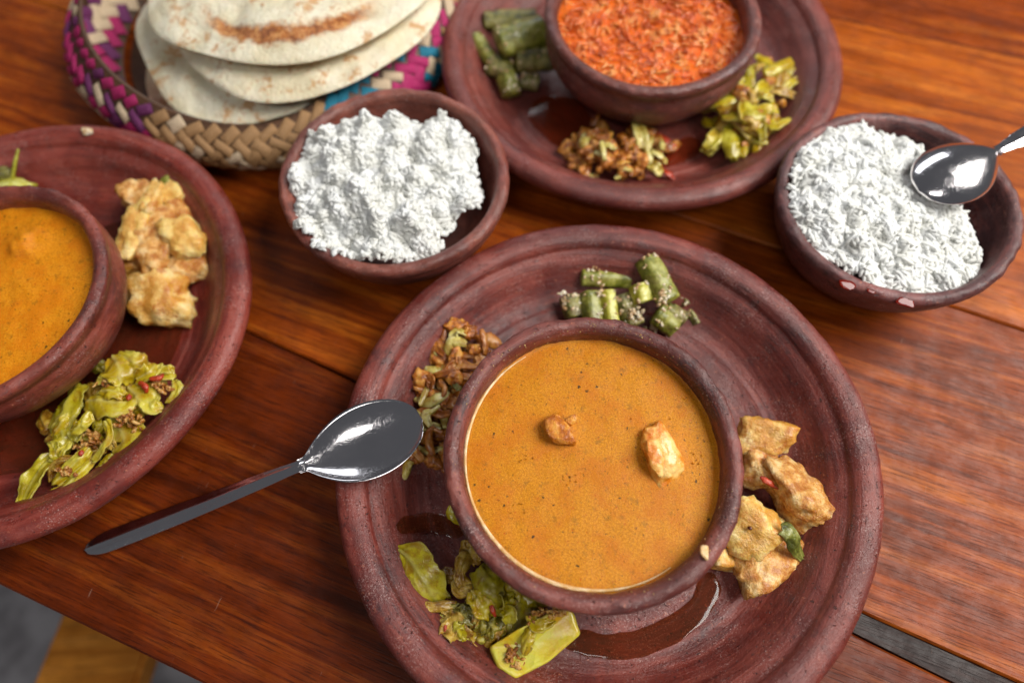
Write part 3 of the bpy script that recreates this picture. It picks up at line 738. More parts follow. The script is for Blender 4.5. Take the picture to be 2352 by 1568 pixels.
def grain_mesh(L, w):
    ts = [(-1, 0.0), (-0.82, 0.62), (-0.4, 1.0), (0.35, 0.95), (0.8, 0.55), (1, 0.0)]; v = []
    for t, r in ts:
        if r == 0: v.append((t * L / 2, 0, 0)); continue
        for q in range(5):
            a = 6.283 * q / 5; v.append((t * L / 2, math.cos(a) * r * w / 2, math.sin(a) * r * w / 2))
    f = []
    for q in range(5): f.append((0, 1 + (q + 1) % 5, 1 + q))
    for k in range(3):
        for q in range(5):
            a, b = 1 + k * 5 + q, 1 + k * 5 + (q + 1) % 5
            f += [(a, b, b + 5), (a, b + 5, a + 5)]
    for q in range(5): f.append((16 + q, 16 + (q + 1) % 5, 21))
    return np.array(v), np.array(f)
def rice_heap(c, height, inside, n, L, w, seed, label, flat=0.7):
    rnd = np.random.default_rng(seed)
    gv, gf = grain_mesh(1, 1)
    A, B = [], []; i = 0; tries = 0
    # solid core under the loose grains
    vs_, fs, idx = [], [], {}
    st = 0.16; K = 42
    for a in range(-K, K + 1):
        for b in range(-K, K + 1):
            x, y = a * st, b * st
            if inside(x, y, 0.0):
                z = height(x, y) - 0.07
                if z < 0.9: continue
                if math.hypot(x, y) > rb_in(z) * 0.97: continue
                idx[(a, b)] = len(vs_); vs_.append((c[0] + x, c[1] + y, c[2] + z))
    for (a, b), q in idx.items():
        if (a + 1, b) in idx and (a, b + 1) in idx and (a + 1, b + 1) in idx: fs.append((q, idx[(a + 1, b)], idx[(a + 1, b + 1)], idx[(a, b + 1)]))
    root = obj('cooked_rice', vs_, fs, M['rice_core'], None, (c[0], c[1], c[2] + 3))
    tag(root, label, 'rice', None, 'stuff')
    while i < n and tries < n * 6:
        tries += 1
        r = 6.6 * math.sqrt(rnd.random()); a = rnd.random() * 6.2832; x, y = r * math.cos(a), r * math.sin(a)
        if not inside(x, y, 0.1): continue
        z = height(x, y) + rnd.uniform(-0.06, 0.13)
        if math.hypot(x, y) > rb_in(min(z, 5.2)) * 0.99 - 0.05 and z < 5.4: continue
        e = 0.15
        nx, ny = -(height(x + e, y) - height(x - e, y)) / (2 * e), -(height(x, y + e) - height(x, y - e)) / (2 * e)
        nn = np.array((nx, ny, 1.0)); nn /= np.linalg.norm(nn)
        an = rnd.random() * 6.2832; d = np.array((math.cos(an), math.sin(an), rnd.normal(0, 0.42)))
        d -= nn * d.dot(nn) * flat; d /= np.linalg.norm(d)
        s_ = np.cross(nn, d); s_ /= np.linalg.norm(s_); u_ = np.cross(d, s_)
        l_ = L * rnd.uniform(0.65, 1.15); w_ = w * rnd.uniform(0.85, 1.15); bend = rnd.normal(0, 0.10)
        g = gv * np.array((l_, w_, w_)); g[:, 1] += bend * (gv[:, 0] * 2) ** 2 * l_ * 0.5
        A.append(np.array((c[0] + x, c[1] + y, c[2] + z)) + g[:, :1] * d + g[:, 1:2] * s_ + g[:, 2:3] * u_)
        B.append(gf + i * len(gv)); i += 1
    o = np_obj('grains', np.concatenate(A), np.concatenate(B), M['rice'], root, tuple(ORG[root.name]))
    o["kind"] = "stuff"
    return root
def fbm(x, y, s, seed): return nz((x, y, 0), s, seed) + 0.5 * nz((x, y, 0), s * 2.1, seed + 2)
def clump(x, y, s, seed):
    d = noise.voronoi(Vector((x * s + seed, y * s - seed, seed)))[0]
    return max(0.0, 1 - d[0] * 1.25)
def hA(x, y):
    r = math.hypot(x + 0.2, y + 0.1)
    return 4.9 + 1.1 * (1 - (r / 5.6) ** 2) - 0.06 * x + 0.35 * fbm(x, y, 0.4, 1) + 1.5 * (clump(x, y, 0.60, 2) - 0.35) + 0.8 * (clump(x, y, 1.25, 5) - 0.35)
def inA(x, y, m_):
    a = math.atan2(y, x); R = 5.55 + 0.6 * math.cos(a - 3.9) + 1.0 * nz((math.cos(a) * 2.2, math.sin(a) * 2.2, 0), 1.0, 3) + 0.5 * nz((math.cos(a) * 5, math.sin(a) * 5, 0), 1.0, 8)
    R -= 0.75 * math.exp(-((a - 1.6) / 0.5) ** 2) + 0.15 * math.exp(-((a + 0.55) / 0.45) ** 2)
    return math.hypot(x, y) < R + m_
rice_heap(RA, hA, inA, 5000, 0.60, 0.26, 11, 'clumpy white rice heaped in the brown clay bowl', 0.55)
def hB(x, y):
    r = math.hypot(x + 1.3, y - 0.1)
    return 4.95 + 0.75 * (1 - (r / 5.2) ** 2) - 0.06 * x + 0.35 * fbm(x, y, 0.4, 7) + 0.55 * (clump(x, y, 0.7, 4) - 0.4) + 0.35 * (clump(x, y, 1.5, 8) - 0.4)
def inB(x, y, m_):
    a = math.atan2(y, x); R = 6.12 + 0.4 * nz((math.cos(a) * 2.5, math.sin(a) * 2.5, 0), 1.0, 5) + 0.35 * nz((math.cos(a) * 6, math.sin(a) * 6, 0), 1.0, 9)
    R -= 2.5 * math.exp(-((a - 0.10) / 0.75) ** 2) + 0.9 * math.exp(-((a - 1.25) / 0.55) ** 2)
    return math.hypot(x, y) < R + m_
rice_heap(RB, hB, inB, 3900, 0.82, 0.25, 12, 'loose long grain white rice under the overturned spoon', 0.75)
for (x, y, d, k) in ((1945, 652, (1.0, 0.7), 1), (2000, 668, (0.5, 0.35), 2), (2080, 690, (1.05, 0.6), 3)):
    p = V(x, y, 5.30)
    tag(chunk('sauce_drop', tuple(p), (d[0], d[1], 0.07), (4, 0, -20), M['drop_red'], 30 + k, None, 8, 4, 0.08, 3),
        ['', 'upper large red sauce drop on the rim of the plum rice bowl', 'tiny middle red sauce drop on the rim of the plum rice bowl', 'lower large red sauce drop on the rim of the plum rice bowl'][k], 'sauce drop', 'sauce drops on the bowl rim')

# ------------------------------------------------------------------ spoons
def spoon(label, tip, neck, mid, end, w, depth, hw, flip=False, roll=0.0):
    t = thing('metal_spoon', label, 'spoon', tuple(end), 'metal spoons')
    ax = (tip - neck); L = ax.length; ax.normalize()
    side = ax.cross(Vector((0, 0, 1))).normalized(); nr = side.cross(ax).normalized()
    if roll:
        R = Matrix.Rotation(math.radians(roll), 3, ax); side, nr = R @ side, R @ nr
    if flip: nr = -nr
    nu, nv = 48, 26; th = 0.09; layers = []
    for off in (0.0, -th):
        g = []
        for i in range(nu):
            s_ = i / (nu - 1)
            # egg outline, widest past the middle, blending into the neck
            if s_ > 0.56: half = (w / 2) * math.sqrt(max(0.0, 1 - ((s_ - 0.56) / 0.44) ** 2))
            else: half = (w / 2) * (1 - ((0.56 - s_) / 0.56) ** 2.1)
            half = max(half, hw * 0.62 if s_ < 0.15 else 0.0, 0.004)
            for j in range(nv):
                q = 2 * j / (nv - 1) - 1
                prof = max(0.0, 1 - ((s_ - 0.50) / 0.5) ** 2) ** 0.8
                dz = -depth * prof * (1 - abs(q) ** 2.3)
                fl = -th * 0 if off == 0 else off * (1 - 0.55 * abs(q) ** 6)
                g.append(neck + ax * (s_ * L) + side * (q * half) + nr * (dz + fl))
        layers.append(g)
    verts = layers[0] + layers[1]; K = nu * nv; fs = []
    for i in range(nu - 1):
        for j in range(nv - 1):
            a, b, c_, d = i * nv + j, i * nv + j + 1, (i + 1) * nv + j + 1, (i + 1) * nv + j
            fs.append((a, b, c_, d)); fs.append((K + d, K + c_, K + b, K + a))
    for i in range(nu - 1):
        for j in (0, nv - 1):
            a, b = i * nv + j, (i + 1) * nv + j
            fs.append((a, b, K + b, K + a) if j == 0 else (b, a, K + a, K + b))
    bm = bmesh.new()
    bv = [bm.verts.new(v) for v in verts]
    for f in fs:
        try: bm.faces.new([bv[i] for i in f])
        except ValueError: pass
    bmesh.ops.recalc_face_normals(bm, faces=bm.faces[:])
    bm.verts.index_update()
    obj('bowl', [v.co.copy() for v in bm.verts], [tuple(v.index for v in f.verts) for f in bm.faces], M['steel'], t); bm.free()
    # handle: a shallow channelled strip
    P = catmull([neck + ax * 0.35 - nr * (depth * 0.12), neck - ax * 0.25 - nr * 0.02] + list(mid) + [end], 141)
    top, bot = [], []
    m_ = 25
    for i, p in enumerate(P):
        s_ = i / 140
        tan = (P[min(i + 1, 140)] - P[max(i - 1, 0)]).normalized()
        sd = tan.cross(Vector((0, 0, 1))).normalized(); nn = sd.cross(tan).normalized()
        if nn.z < 0: nn = -nn
        hwid = hw * interp(s_, (0.62, 0.52, 0.50, 0.54, 0.62, 0.72, 0.83, 0.93, 1.0, 0.97)) * (1 if s_ < 0.94 else math.sqrt(max(0.0, 1 - ((s_ - 0.94) / 0.06) ** 2)) + 0.002)
        for j in range(m_):
            q = 2 * j / (m_ - 1) - 1
            crown = 0.12 * hwid * (1 - q * q) + 0.03 * math.exp(-((q - 0.15) / 0.25) ** 2)
            top.append(p + sd * (q * hwid) + nn * (0.05 + crown)); bot.append(p + sd * (q * hwid) - nn * (0.04 - crown * 0.9))
    verts = top + bot; K = len(top); fs = []
    for i in range(140):
        for j in range(m_ - 1):
            a, b, c_, d = i * m_ + j, i * m_ + j + 1, (i + 1) * m_ + j + 1, (i + 1) * m_ + j
            fs.append((d, c_, b, a)); fs.append((K + a, K + b, K + c_, K + d))
        for j in (0, m_ - 1):
            a, b = i * m_ + j, (i + 1) * m_ + j
            fs.append((a, b, K + b, K + a) if j else (b, a, K + a, K + b))
    obj('handle', verts, fs, M['steel'], t)
    return t
spoon('steel spoon resting on the rim of the front plate, handle on the table', V(970, 962, 5.2), V(686, 1070, 4.35), [V(610, 1100, 3.5), V(440, 1168, 1.3)], V(196, 1262, 0.12), 3.9, 0.8, 0.60, roll=6)
spoon('shiny steel spoon lying face down in the bowl of rice', V(2108, 440, 5.95), V(2290, 346, 6.3), [V(2320, 330, 6.4), V(2370, 303, 6.6)], V(2640, 150, 7.4), 4.0, 0.95, 0.60, flip=True, roll=0)

# ------------------------------------------------------------------ bread basket and flatbreads
KC = Vector((-16.5, 44.5, 0))
def bask(a, h):
    """basket wall: h 0..1 from the table to the rim"""
    R = 12.6 + 1.3 * math.sin(math.pi * min(1, h * 0.95)) ** 0.8 + 0.15 * math.sin(3 * a) + (0.4 - 0.9 * max(0, h - 0.7)) + 0.9 * math.exp(-((a - 3.5) / 0.5) ** 2) * math.sin(math.pi * min(1, h * 1.1))
    Zt = 4.0 + 0.35 * math.sin(2 * a + 0.6) + 0.2 * math.sin(5 * a) + 0.9 * math.exp(-((a - 3.4) / 0.6) ** 2)
    R -= 2.3 * h * math.exp(-(((a % 6.2832) - 5.45) / 0.42) ** 2)
    return Vector((KC.x + R * 1.03 * math.cos(a), KC.y + R * math.sin(a), 0.2 + Zt * h))
basket = thing('woven_basket', 'woven palm leaf basket with magenta and teal bands holding flatbreads', 'basket', tuple(KC))
vs_, fs = [], []; na, nh = 96, 10
for k, off in enumerate((0.0, -0.32)):
    for i in range(na):
        a = 2 * math.pi * i / na
        for j in range(nh + 1):
            p = bask(a, j / nh); d = Vector((math.cos(a), math.sin(a), 0))
            vs_.append(p + d * (off - 0.08))
st = na * (nh + 1)
for k in (0, 1):
    for i in range(na):
        for j in range(nh):
            q = (k * st + i * (nh + 1) + j, k * st + ((i + 1) % na) * (nh + 1) + j, k * st + ((i + 1) % na) * (nh + 1) + j + 1, k * st + i * (nh + 1) + j + 1)
            fs.append(q if k == 0 else q[::-1])
for i in range(na):
    i2 = (i + 1) % na; fs.append((i * (nh + 1) + nh, i2 * (nh + 1) + nh, st + i2 * (nh + 1) + nh, st + i * (nh + 1) + nh))
b0 = len(vs_)
for i in range(na):
    a = 2 * math.pi * i / na; vs_.append((KC.x + 12.3 * math.cos(a), KC.y + 12 * math.sin(a), 0.25))
fs.append(tuple(range(b0, b0 + na)))
obj('gap_backing', vs_, fs, M['straw_under'], basket)  # added dark body behind the strips, coloured so the weave gaps look shaded
def pillow():
    v, f = [], []; n = 6
    for s_ in (1, -1):
        for i in range(n + 1):
            for j in range(n + 1):
                x, y = 2 * i / n - 1, 2 * j / n - 1
                z = (1 - x ** 4) * (1 - y ** 2) ** 0.7
                v.append((x * 0.5, y * 0.5, s_ * 0.5 * z))
    for s_ in (0, 1):
        o_ = s_ * (n + 1) ** 2
        for i in range(n):
            for j in range(n):
                q = (o_ + i * (n + 1) + j, o_ + (i + 1) * (n + 1) + j, o_ + (i + 1) * (n + 1) + j + 1, o_ + i * (n + 1) + j + 1)
                f.append(q if s_ == 0 else q[::-1])
    return v, f
pv, pf = pillow(); PME = {}
for k in ('straw', 'straw_pale', 'straw_pink', 'straw_teal', 'straw_purple'):
    me = bpy.data.meshes.new('strip'); me.from_pydata(pv, [], pf); me.polygons.foreach_set("use_smooth", [True] * len(pf)); me.materials.append(M[k]); me.update(); PME[k] = me
rnd = random.Random(77)
def strip_color(deg, row, inner):
    d = deg % 360
    if inner:
        if d < 165: k = ('straw_pale', 'straw')
        else: k = ('straw_pink', 'straw_pale', 'straw_pale', 'straw_pink', 'straw_purple') if d < 205 else ('straw_pale', 'straw_pink', 'straw')
        return rnd.choice(k)
    if d < 160: return rnd.choice(('straw', 'straw_pale'))
    if d < 185: return ('straw_teal', 'straw_pale', 'straw_pink')[row % 3] if rnd.random() < .8 else 'straw_purple'
    if d < 240: return rnd.choice(('straw_pink', 'straw_pink', 'straw_pale', 'straw_purple')) if row > 1 else rnd.choice(('straw_purple', 'straw_pale', 'straw_pink'))
    if d < 292: return rnd.choice(('straw', 'straw', 'straw_pale')) if row > 0 else rnd.choice(('straw', 'straw_purple'))
    if d < 308: return 'straw_teal' if rnd.random() < .85 else 'straw_pink'
    if d < 334: return rnd.choice(('straw_teal', 'straw_pink', 'straw_pink', 'straw_pale'))
    return rnd.choice(('straw_pale', 'straw_pale', 'straw', 'straw_pink'))
def add_strip(a, h, slant, key, inward, row, ln, wd):
    e = 0.01
    p = bask(a, h); ta = (bask(a + e, h) - bask(a - e, h)).normalized(); th = (bask(a, h + e) - bask(a, h - e)).normalized()
    nr = ta.cross(th).normalized()
    if inward: nr = -nr; p = p + nr * 0.52
    x = (ta * math.cos(slant) + th * math.sin(slant)); y = nr.cross(x).normalized()
    o = bpy.data.objects.new('strip', PME[key]); scene.collection.objects.link(o); o.parent = basket
    q = (p - KC) * S
    L, W, T = ln * S, wd * S, 0.34 * S
    o.matrix_local = Matrix(((x.x * L, y.x * W, nr.x * T, q.x), (x.y * L, y.y * W, nr.y * T, q.y), (x.z * L, y.z * W, nr.z * T, q.z), (0, 0, 0, 1)))
for row in range(6):
    h = 0.10 + row * 0.165
    for i in range(44):
        deg = 152 + i * 5.0 + (row % 2) * 2.3
        add_strip(math.radians(deg), h, math.radians(40 if row % 2 else -40) + rnd.uniform(-.15, .15), strip_color(deg, row, False), False, row, rnd.uniform(1.25, 1.5), rnd.uniform(0.60, 0.85))
for row in range(4):
    h = 0.06 + row * 0.14
    for i in range(15):
        deg = 150 + i * 6.2 + (row % 2) * 2.6
        add_strip(math.radians(deg), h, math.radians(40 if row % 2 else -40), strip_color(deg, row, True), True, row, 1.5, 0.85)
# rolled rim
rim = [bask(math.radians(d), 1.0) + Vector((math.cos(math.radians(d)), math.sin(math.radians(d)), 0)) * -0.2 for d in range(0, 361, 4)]
tube('rim', rim, [0.08] * 9, M['straw_under'], basket, 8, 180, 0.8, wob=0.6, seed=4)

def flatbread(label, c, rx, ry, rot, th, seed, sag=0.4):
    nr_, na_ = 26, 90; R = euler(*rot); vs_, fs = [], []
    def pt(r, a, s_):
        e = 1 + 0.10 * nz((math.cos(a) * 1.4, math.sin(a) * 1.2, 0), 1.0, seed)
        x, y = r * rx * e * math.cos(a), r * ry * e * math.sin(a)
        edge = (1 - r ** 5) ** 0.55 if r < 1 else 0.0
        b = 0.75 * nz((x, y, 0), 0.2, seed) + 0.34 * nz((x, y, 0), 0.75, seed + 1) + 0.12 * nz((x, y, 0), 1.8, seed + 2)
        z = s_ * th / 2 * edge + (b * edge if s_ > 0 else 0.3 * b * edge) - sag * r * r + 0.5 * r * r * nz((math.cos(a) * 1.1, math.sin(a) * 1.1, 3), 1.0, seed + 4)
        return R @ Vector((x, y, z)) + Vector(c)
    for s_ in (1, -1):
        for i in range(nr_ + 1):
            r = 1 - (1 - i / nr_) ** 1.6
            for j in range(na_): vs_.append(pt(r, 2 * math.pi * j / na_, s_))
    K = (nr_ + 1) * na_
    for s_ in (0, 1):
        for i in range(nr_):
            for j in range(na_):
                q = (s_ * K + i * na_ + j, s_ * K + (i + 1) * na_ + j, s_ * K + (i + 1) * na_ + (j + 1) % na_, s_ * K + i * na_ + (j + 1) % na_)
                fs.append(q if s_ == 0 else q[::-1])
    o = obj('flatbread', vs_, fs, M['bread%d' % (seed - 1)], None, c)
    tag(o, label, 'flatbread', 'stack of flatbreads')
    return o, pt
flatbread('lowest flatbread, its pale edge showing at the left of the stack', (-17.3, 42.9, 1.9), 9.9, 9.8, (0, -3, 10), 1.2, 1)
flatbread('second flatbread from the bottom, reaching farthest towards the front', (-16.2, 42.9, 3.3), 10.4, 10.3, (-2, -2, -8), 1.3, 2)
flatbread('third flatbread from the bottom, just below the browned top one', (-13.4, 42.3, 4.7), 9.9, 9.6, (-3, -1, 14), 1.35, 3)
top, pt = flatbread('topmost flatbread with a curved brown scorch mark', (-13.8, 44.1, 6.1), 10.7, 9.7, (-3, -2, 0), 1.4, 4)
# ------------------------------------------------------------------ food on the front plate
# --- green bean pieces
def zb(x, y, z): return V((2200 + x / 3.36) * .5742, (950 + y / 3.36) * .5742, z)
GB = 'cut green beans behind the smooth curry bowl'
def bean(a, b, r, mat, seed, label, ridge=0.06, flat=0.85, crumbs=5, group=GB, rr=None):
    r = r * 1.2; crumbs = int(crumbs * 1.5)
    o = tube('bean_piece', [a, (a + b) / 2 + Vector((0, 0, 0.05)), b], rr or [r, r * 1.03, r * 0.98, r], mat, None, 20, 24, flat, ridge, 5, seed, 0.10, capr=0.12)
    tag(o, label, 'bean', group)
    rn = random.Random(seed)
    if crumbs:
        cs = []
        for _ in range(crumbs):
            t = rn.choice((rn.uniform(0, 0.2), rn.uniform(0.3, 1))); an = rn.uniform(0.5, 2.6)
            d = (b - a).normalized(); sd = d.cross(Vector((0, 0, 1))).normalized(); n_ = sd.cross(d).normalized()
            cs.append(a.lerp(b, t) + sd * math.cos(an) * r + n_ * math.sin(an) * r * flat)
        merge_small('coconut_crumbs', cs, lambda q: (q.uniform(.2, .45), q.uniform(.14, .28), q.uniform(.12, .22)), M['coconut'], o, seed, 1)
    return o
bean(zb(420, 520, 2.0), zb(1120, 560, 1.6), 0.50, M['bean'], 1, 'green bean piece lying crosswise at the back left of the heap', crumbs=9)
bean(zb(1290, 290, 2.9), zb(1600, 850, 2.5), 0.60, M['bean'], 2, 'longest green bean piece leaning over the top of the heap', crumbs=14)
bean(zb(540, 740, 1.9), zb(590, 1180, 1.5), 0.52, M['bean'], 3, 'left half of the split upright green bean beside the bowl rim', crumbs=6)
bean(zb(770, 720, 2.0), zb(830, 1150, 1.6), 0.40, M['bean_pale'], 4, 'pale yellow green bean half beside the bowl rim', crumbs=4)
bean(zb(1190, 640, 2.5), zb(1260, 860, 2.2), 0.52, M['bean_pale'], 5, 'short stubby green bean piece in the middle of the heap', crumbs=6)
bean(zb(960, 790, 1.8), zb(1130, 1180, 1.4), 0.55, M['bean_dark'], 6, 'dark green bean piece with a crumb pile in the middle of the heap', crumbs=16)
bean(zb(1430, 1010, 1.9), zb(1680, 1200, 1.4), 0.62, M['bean'], 7, 'thick green bean chunk at the front right of the heap', ridge=0.12, crumbs=9)
bean(zb(1560, 960, 1.9), zb(1800, 1090, 1.5), 0.42, M['bean_dark'], 8, 'darker bean chunk tucked behind the front right chunk', crumbs=5)
bean(zb(1750, 660, 1.8), zb(1860, 900, 1.6), 0.32, M['bean_dark'], 9, 'thin dark bean sliver on the right side of the heap', ridge=0.15, crumbs=8)
bean(zb(1880, 960, 1.4), zb(1985, 1150, 1.2), 0.26, M['bean_dark'], 10, 'smallest dark bean tip at the far right of the heap', ridge=0.15, crumbs=4)
bean(zb(250, 790, 1.7), zb(330, 1060, 1.4), 0.50, M['bean_dark'], 11, 'brown crusted bean piece at the far left of the heap', crumbs=16)
bean(zb(1690, 290, 2.0), zb(1630, 580, 1.7), 0.16, M['bean_pale'], 12, 'thin upright bean strip behind the longest bean piece', ridge=0.0, crumbs=2)
tag(chunk('onion_bit', tuple(zb(620, 340, 1.9)), (1.4, 0.6, 0.5), (10, 10, -15), M['onion_blue'], 13, None, 9, 6, 0.2, 3), 'pale bluish onion bit on top of the crosswise bean', 'onion')
crs = [zb(rnd.gauss(x, 60), rnd.gauss(y, 50), z) for (x, y, z, k) in ((1480, 800, 3.1, 9), (1150, 1000, 2.2, 14), (1380, 1220, 1.3, 9), (560, 380, 2.5, 10), (200, 760, 2.2, 6), (660, 690, 2.4, 7), (1780, 660, 2.2, 6)) for _ in range(k)]
o = merge_small('coconut_crumbs', crs, lambda q: (q.uniform(.18, .48), q.uniform(.14, .3), q.uniform(.12, .24)), M['coconut'], None, 15, 1)
tag(o, 'loose brownish coconut crumbs scattered over the cut green beans', 'coconut')

# --- potato pieces
def zp(x, y, z): return V((2800 + x / 1.96) * .5742, (1600 + y / 1.96) * .5742, z)
PG = 'potato pieces right of the smooth curry bowl'
tag(chunk('potato_piece', tuple(zp(490, 290, 2.1)), (3.3, 2.3, 1.8), (10, -15, -14), M['potato'], 41, None, 9, 7, 0.12, 4, 1.8), 'golden potato piece with a flat top, farthest back in its heap', 'potato', PG)
tag(chunk('potato_piece', tuple(zp(490, 520, 1.9)), (2.5, 2.5, 1.8), (0, 20, 10), M['potato_brown'], 42, None, 9, 6, 0.12, 4, 1.8), 'translucent brown potato piece pressed against the bowl rim', 'potato', PG)
tag(chunk('potato_piece', tuple(zp(780, 740, 2.0)), (3.1, 4.3, 2.3), (-8, 12, 12), M['potato_brown'], 45, None, 10, 6, 0.14, 4, 1.6), 'largest masala coated potato piece at the right of its heap', 'potato', PG)
tag(chunk('potato_piece', tuple(zp(390, 1020, 2.2)), (3.4, 3.3, 1.9), (10, -18, 35), M['potato_pale'], 44, None, 8, 8, 0.11, 4, 1.8), 'pale cream potato piece with flat cut faces beside the bowl', 'potato', PG)
tag(chunk('potato_piece', tuple(zp(500, 1240, 1.6)), (4.0, 2.9, 1.8), (5, 5, 28), M['potato_brown'], 43, None, 9, 6, 0.14, 4, 1.8), 'brown crusted potato piece at the front of its heap', 'potato', PG)
tag(chunk('potato_piece', tuple(zp(220, 1230, 1.3)), (2.2, 1.5, 1.2), (5, 5, -8), M['potato'], 46, None, 9, 8, 0.1, 4, 1.6), 'small potato scrap half hidden under the bowl rim', 'potato', PG)
tag(leaf('curry_leaf', [zp(630, 1010, 3.3), zp(720, 1040, 3.3), zp(755, 1160, 2.7), zp(838, 1290, 1.6)], 1.0, M['leaf'], 4, None, 0.8, 0.1, 0.04, 0.06, 0.05, wprof=(0.7, 1, 0.9, 0.7, 0.1)), 'limp green curry leaf tucked beside the potato pieces', 'leaf')
tag(tube('chilli_strip', [zp(475, 600, 2.8), zp(540, 640, 2.85), zp(615, 695, 2.7)], [0.1, 0.2, 0.14, 0.03], M['chilli'], None, 8, 16, 0.5, wob=0.3, seed=3), 'red chilli strip between the potato pieces', 'chilli')
for (x, y, z, k) in ((390, 1000, 3.05, 0), (800, 745, 2.95, 1)):
    tag(chunk('mustard_seed', tuple(zp(x, y, z)), (0.2, 0.2, 0.2), (0, 0, 0), M['seed'], 60 + k, None, 6, 3, 0.03, 2), ['dark mustard seed on the pale cream potato piece', 'dark mustard seed on the largest potato piece'][k], 'seed', 'mustard seeds on the potatoes')

# --- cabbage heap
def zk(x, y, z): return V((1500 + x / 2.302) * .5742, (2050 + y / 2.302) * .5742, z)
cab = thing('stir_fried_cabbage', 'yellow green stir fried cabbage on the front left of the main plate', 'cabbage', tuple(zk(900, 900, 1.0)))
leaf('leaf', [zk(190, 315, 2.4), zk(320, 420, 2.8), zk(450, 620, 2.8), zk(590, 840, 2.1)], 1.95, M['cab_green'], 1, cab, 0.5, 0.10, 0.04, 0.10, 0.09, 44, 25, (0.25, 0.88, 0.95, 1, 0.85))
leaf('leaf', [zk(300, 640, 1.5), zk(360, 760, 1.7), zk(450, 860, 1.6)], 0.95, M['cab_green'], 2, cab, 1.0, 0.1, 0.1)
leaf('strand', [zk(285, 950, 2.7), zk(400, 880, 2.6), zk(560, 860, 2.6), zk(760, 840, 2.3)], 0.50, M['cab_brown'], 3, cab, 0.9, 0.12, 0.05, thick=0.10, nv=9, wprof=(0.4, 0.9, 1, 1.1, 0.7))
leaf('leaf', [zk(500, 930, 2.1), zk(580, 1000, 2.3), zk(680, 1060, 2.2)], 1.09, M['cab_brown'], 4, cab, 1.2, 0.3, 0.12)
leaf('leaf', [zk(640, 950, 2.2), zk(740, 1080, 2.6), zk(820, 1220, 1.8)], 1.36, M['cab_brown'], 5, cab, 1.2, 0.38, 0.2)
leaf('leaf', [zk(690, 1010, 2.5), zk(760, 1100, 2.8), zk(850, 1130, 2.4)], 0.88, M['cab_green'], 6, cab, 1.3, 0.3, 0.15)
leaf('leaf', [zk(720, 1190, 2.0), zk(800, 1240, 2.2), zk(900, 1190, 2.0), zk(900, 1110, 2.2)], 0.90, M['cab_yellow'], 7, cab, 1.3, 0.15, 0.12)
leaf('leaf', [zk(700, 870, 2.3), zk(790, 930, 2.6), zk(850, 1040, 2.2)], 0.95, M['cab_dark'], 8, cab, 1.0, 0.3, 0.15)
leaf('leaf', [zk(820, 820, 2.4), zk(900, 920, 2.6), zk(1000, 1000, 2.3)], 0.82, M['cab_dark'], 9, cab, 1.0, 0.3, 0.15)
leaf('leaf', [zk(980, 1010, 2.3), zk(1090, 1050, 2.6), zk(1180, 1100, 2.2)], 1.43, M['cab_dark'], 10, cab, 1.2, 0.42, 0.22)
leaf('leaf', [zk(1010, 1140, 2.0), zk(1100, 1110, 2.4), zk(1190, 1040, 2.3)], 0.88, M['cab_brown'], 11, cab, 1.2, 0.35, 0.2)
leaf('strand', [zk(1060, 1130, 2.3), zk(1030, 1210, 1.9), zk(1040, 1330, 1.5)], 0.45, M['cab_brown'], 12, cab, 1.0, 0.1, 0.05, thick=0.12, nv=9)
leaf('leaf', [zk(890, 720, 3.1), zk(960, 830, 3.2), zk(1040, 950, 2.8)], 1.02, M['cab_yellow'], 13, cab, 0.7, 0.28, 0.2, 0.05, wprof=(0.4, 1, 0.9, 1, 0.6))
leaf('leaf', [zk(940, 500, 2.7), zk(1040, 640, 3.3), zk(1090, 800, 3.1), zk(1110, 1000, 2.2)], 1.50, M['cab_green'], 14, cab, 1.1, 0.14, 0.05, thick=0.1, nu=36, nv=20, wprof=(0.7, 1, 1, 0.75, 0.35))
leaf('ribbon', [zk(860, 380, 2.4), zk(800, 480, 2.9), zk(790, 600, 2.9), zk(870, 690, 2.6)], 0.82, M['cab_brown'], 15, cab, 1.0, 0.2, 0.08, wprof=(0.9, 1, 0.8, 0.9, 0.7))
leaf('ribbon', [zk(720, 620, 2.3), zk(760, 720, 2.8), zk(860, 710, 2.9), zk(960, 690, 2.8)], 0.60, M['cab_brown'], 16, cab, 1.2, 0.12, 0.06)
leaf('leaf', [zk(900, 270, 2.0), zk(860, 330, 2.3), zk(950, 470, 2.4)], 1.09, M['cab_brown'], 17, cab, 0.9, 0.2, 0.08)
leaf('leaf', [zk(1170, 640, 2.6), zk(1230, 680, 2.9), zk(1290, 760, 2.6), zk(1210, 830, 2.5)], 0.80, M['cab_yellow'], 18, cab, 1.4, 0.1, 0.05, thick=0.12)
leaf('leaf', [zk(1160, 720, 2.7), zk(1220, 800, 3.0), zk(1210, 860, 2.6)], 1.00, M['cab_green'], 19, cab, 1.3, 0.12, 0.08)
leaf('leaf', [zk(1180, 880, 2.8), zk(1230, 930, 2.9), zk(1240, 1010, 2.6)], 0.80, M['cab_green'], 20, cab, 1.4, 0.08, 0.03)
leaf('leaf', [zk(1290, 640, 1.9), zk(1340, 780, 2.2), zk(1310, 960, 2.2), zk(1250, 1160, 2.1)], 2.18, M['cab_green'], 21, cab, 0.5, 0.14, 0.05, 0.0, 0.1, 36, 20, (0.7, 1, 1, 0.9, 0.6))
leaf('leaf', [zk(1280, 700, 2.4), zk(1430, 790, 2.5), zk(1560, 870, 2.2)], 0.90, M['cab_green'], 22, cab, 1.0, 0.1, 0.05)
rk = random.Random(44)
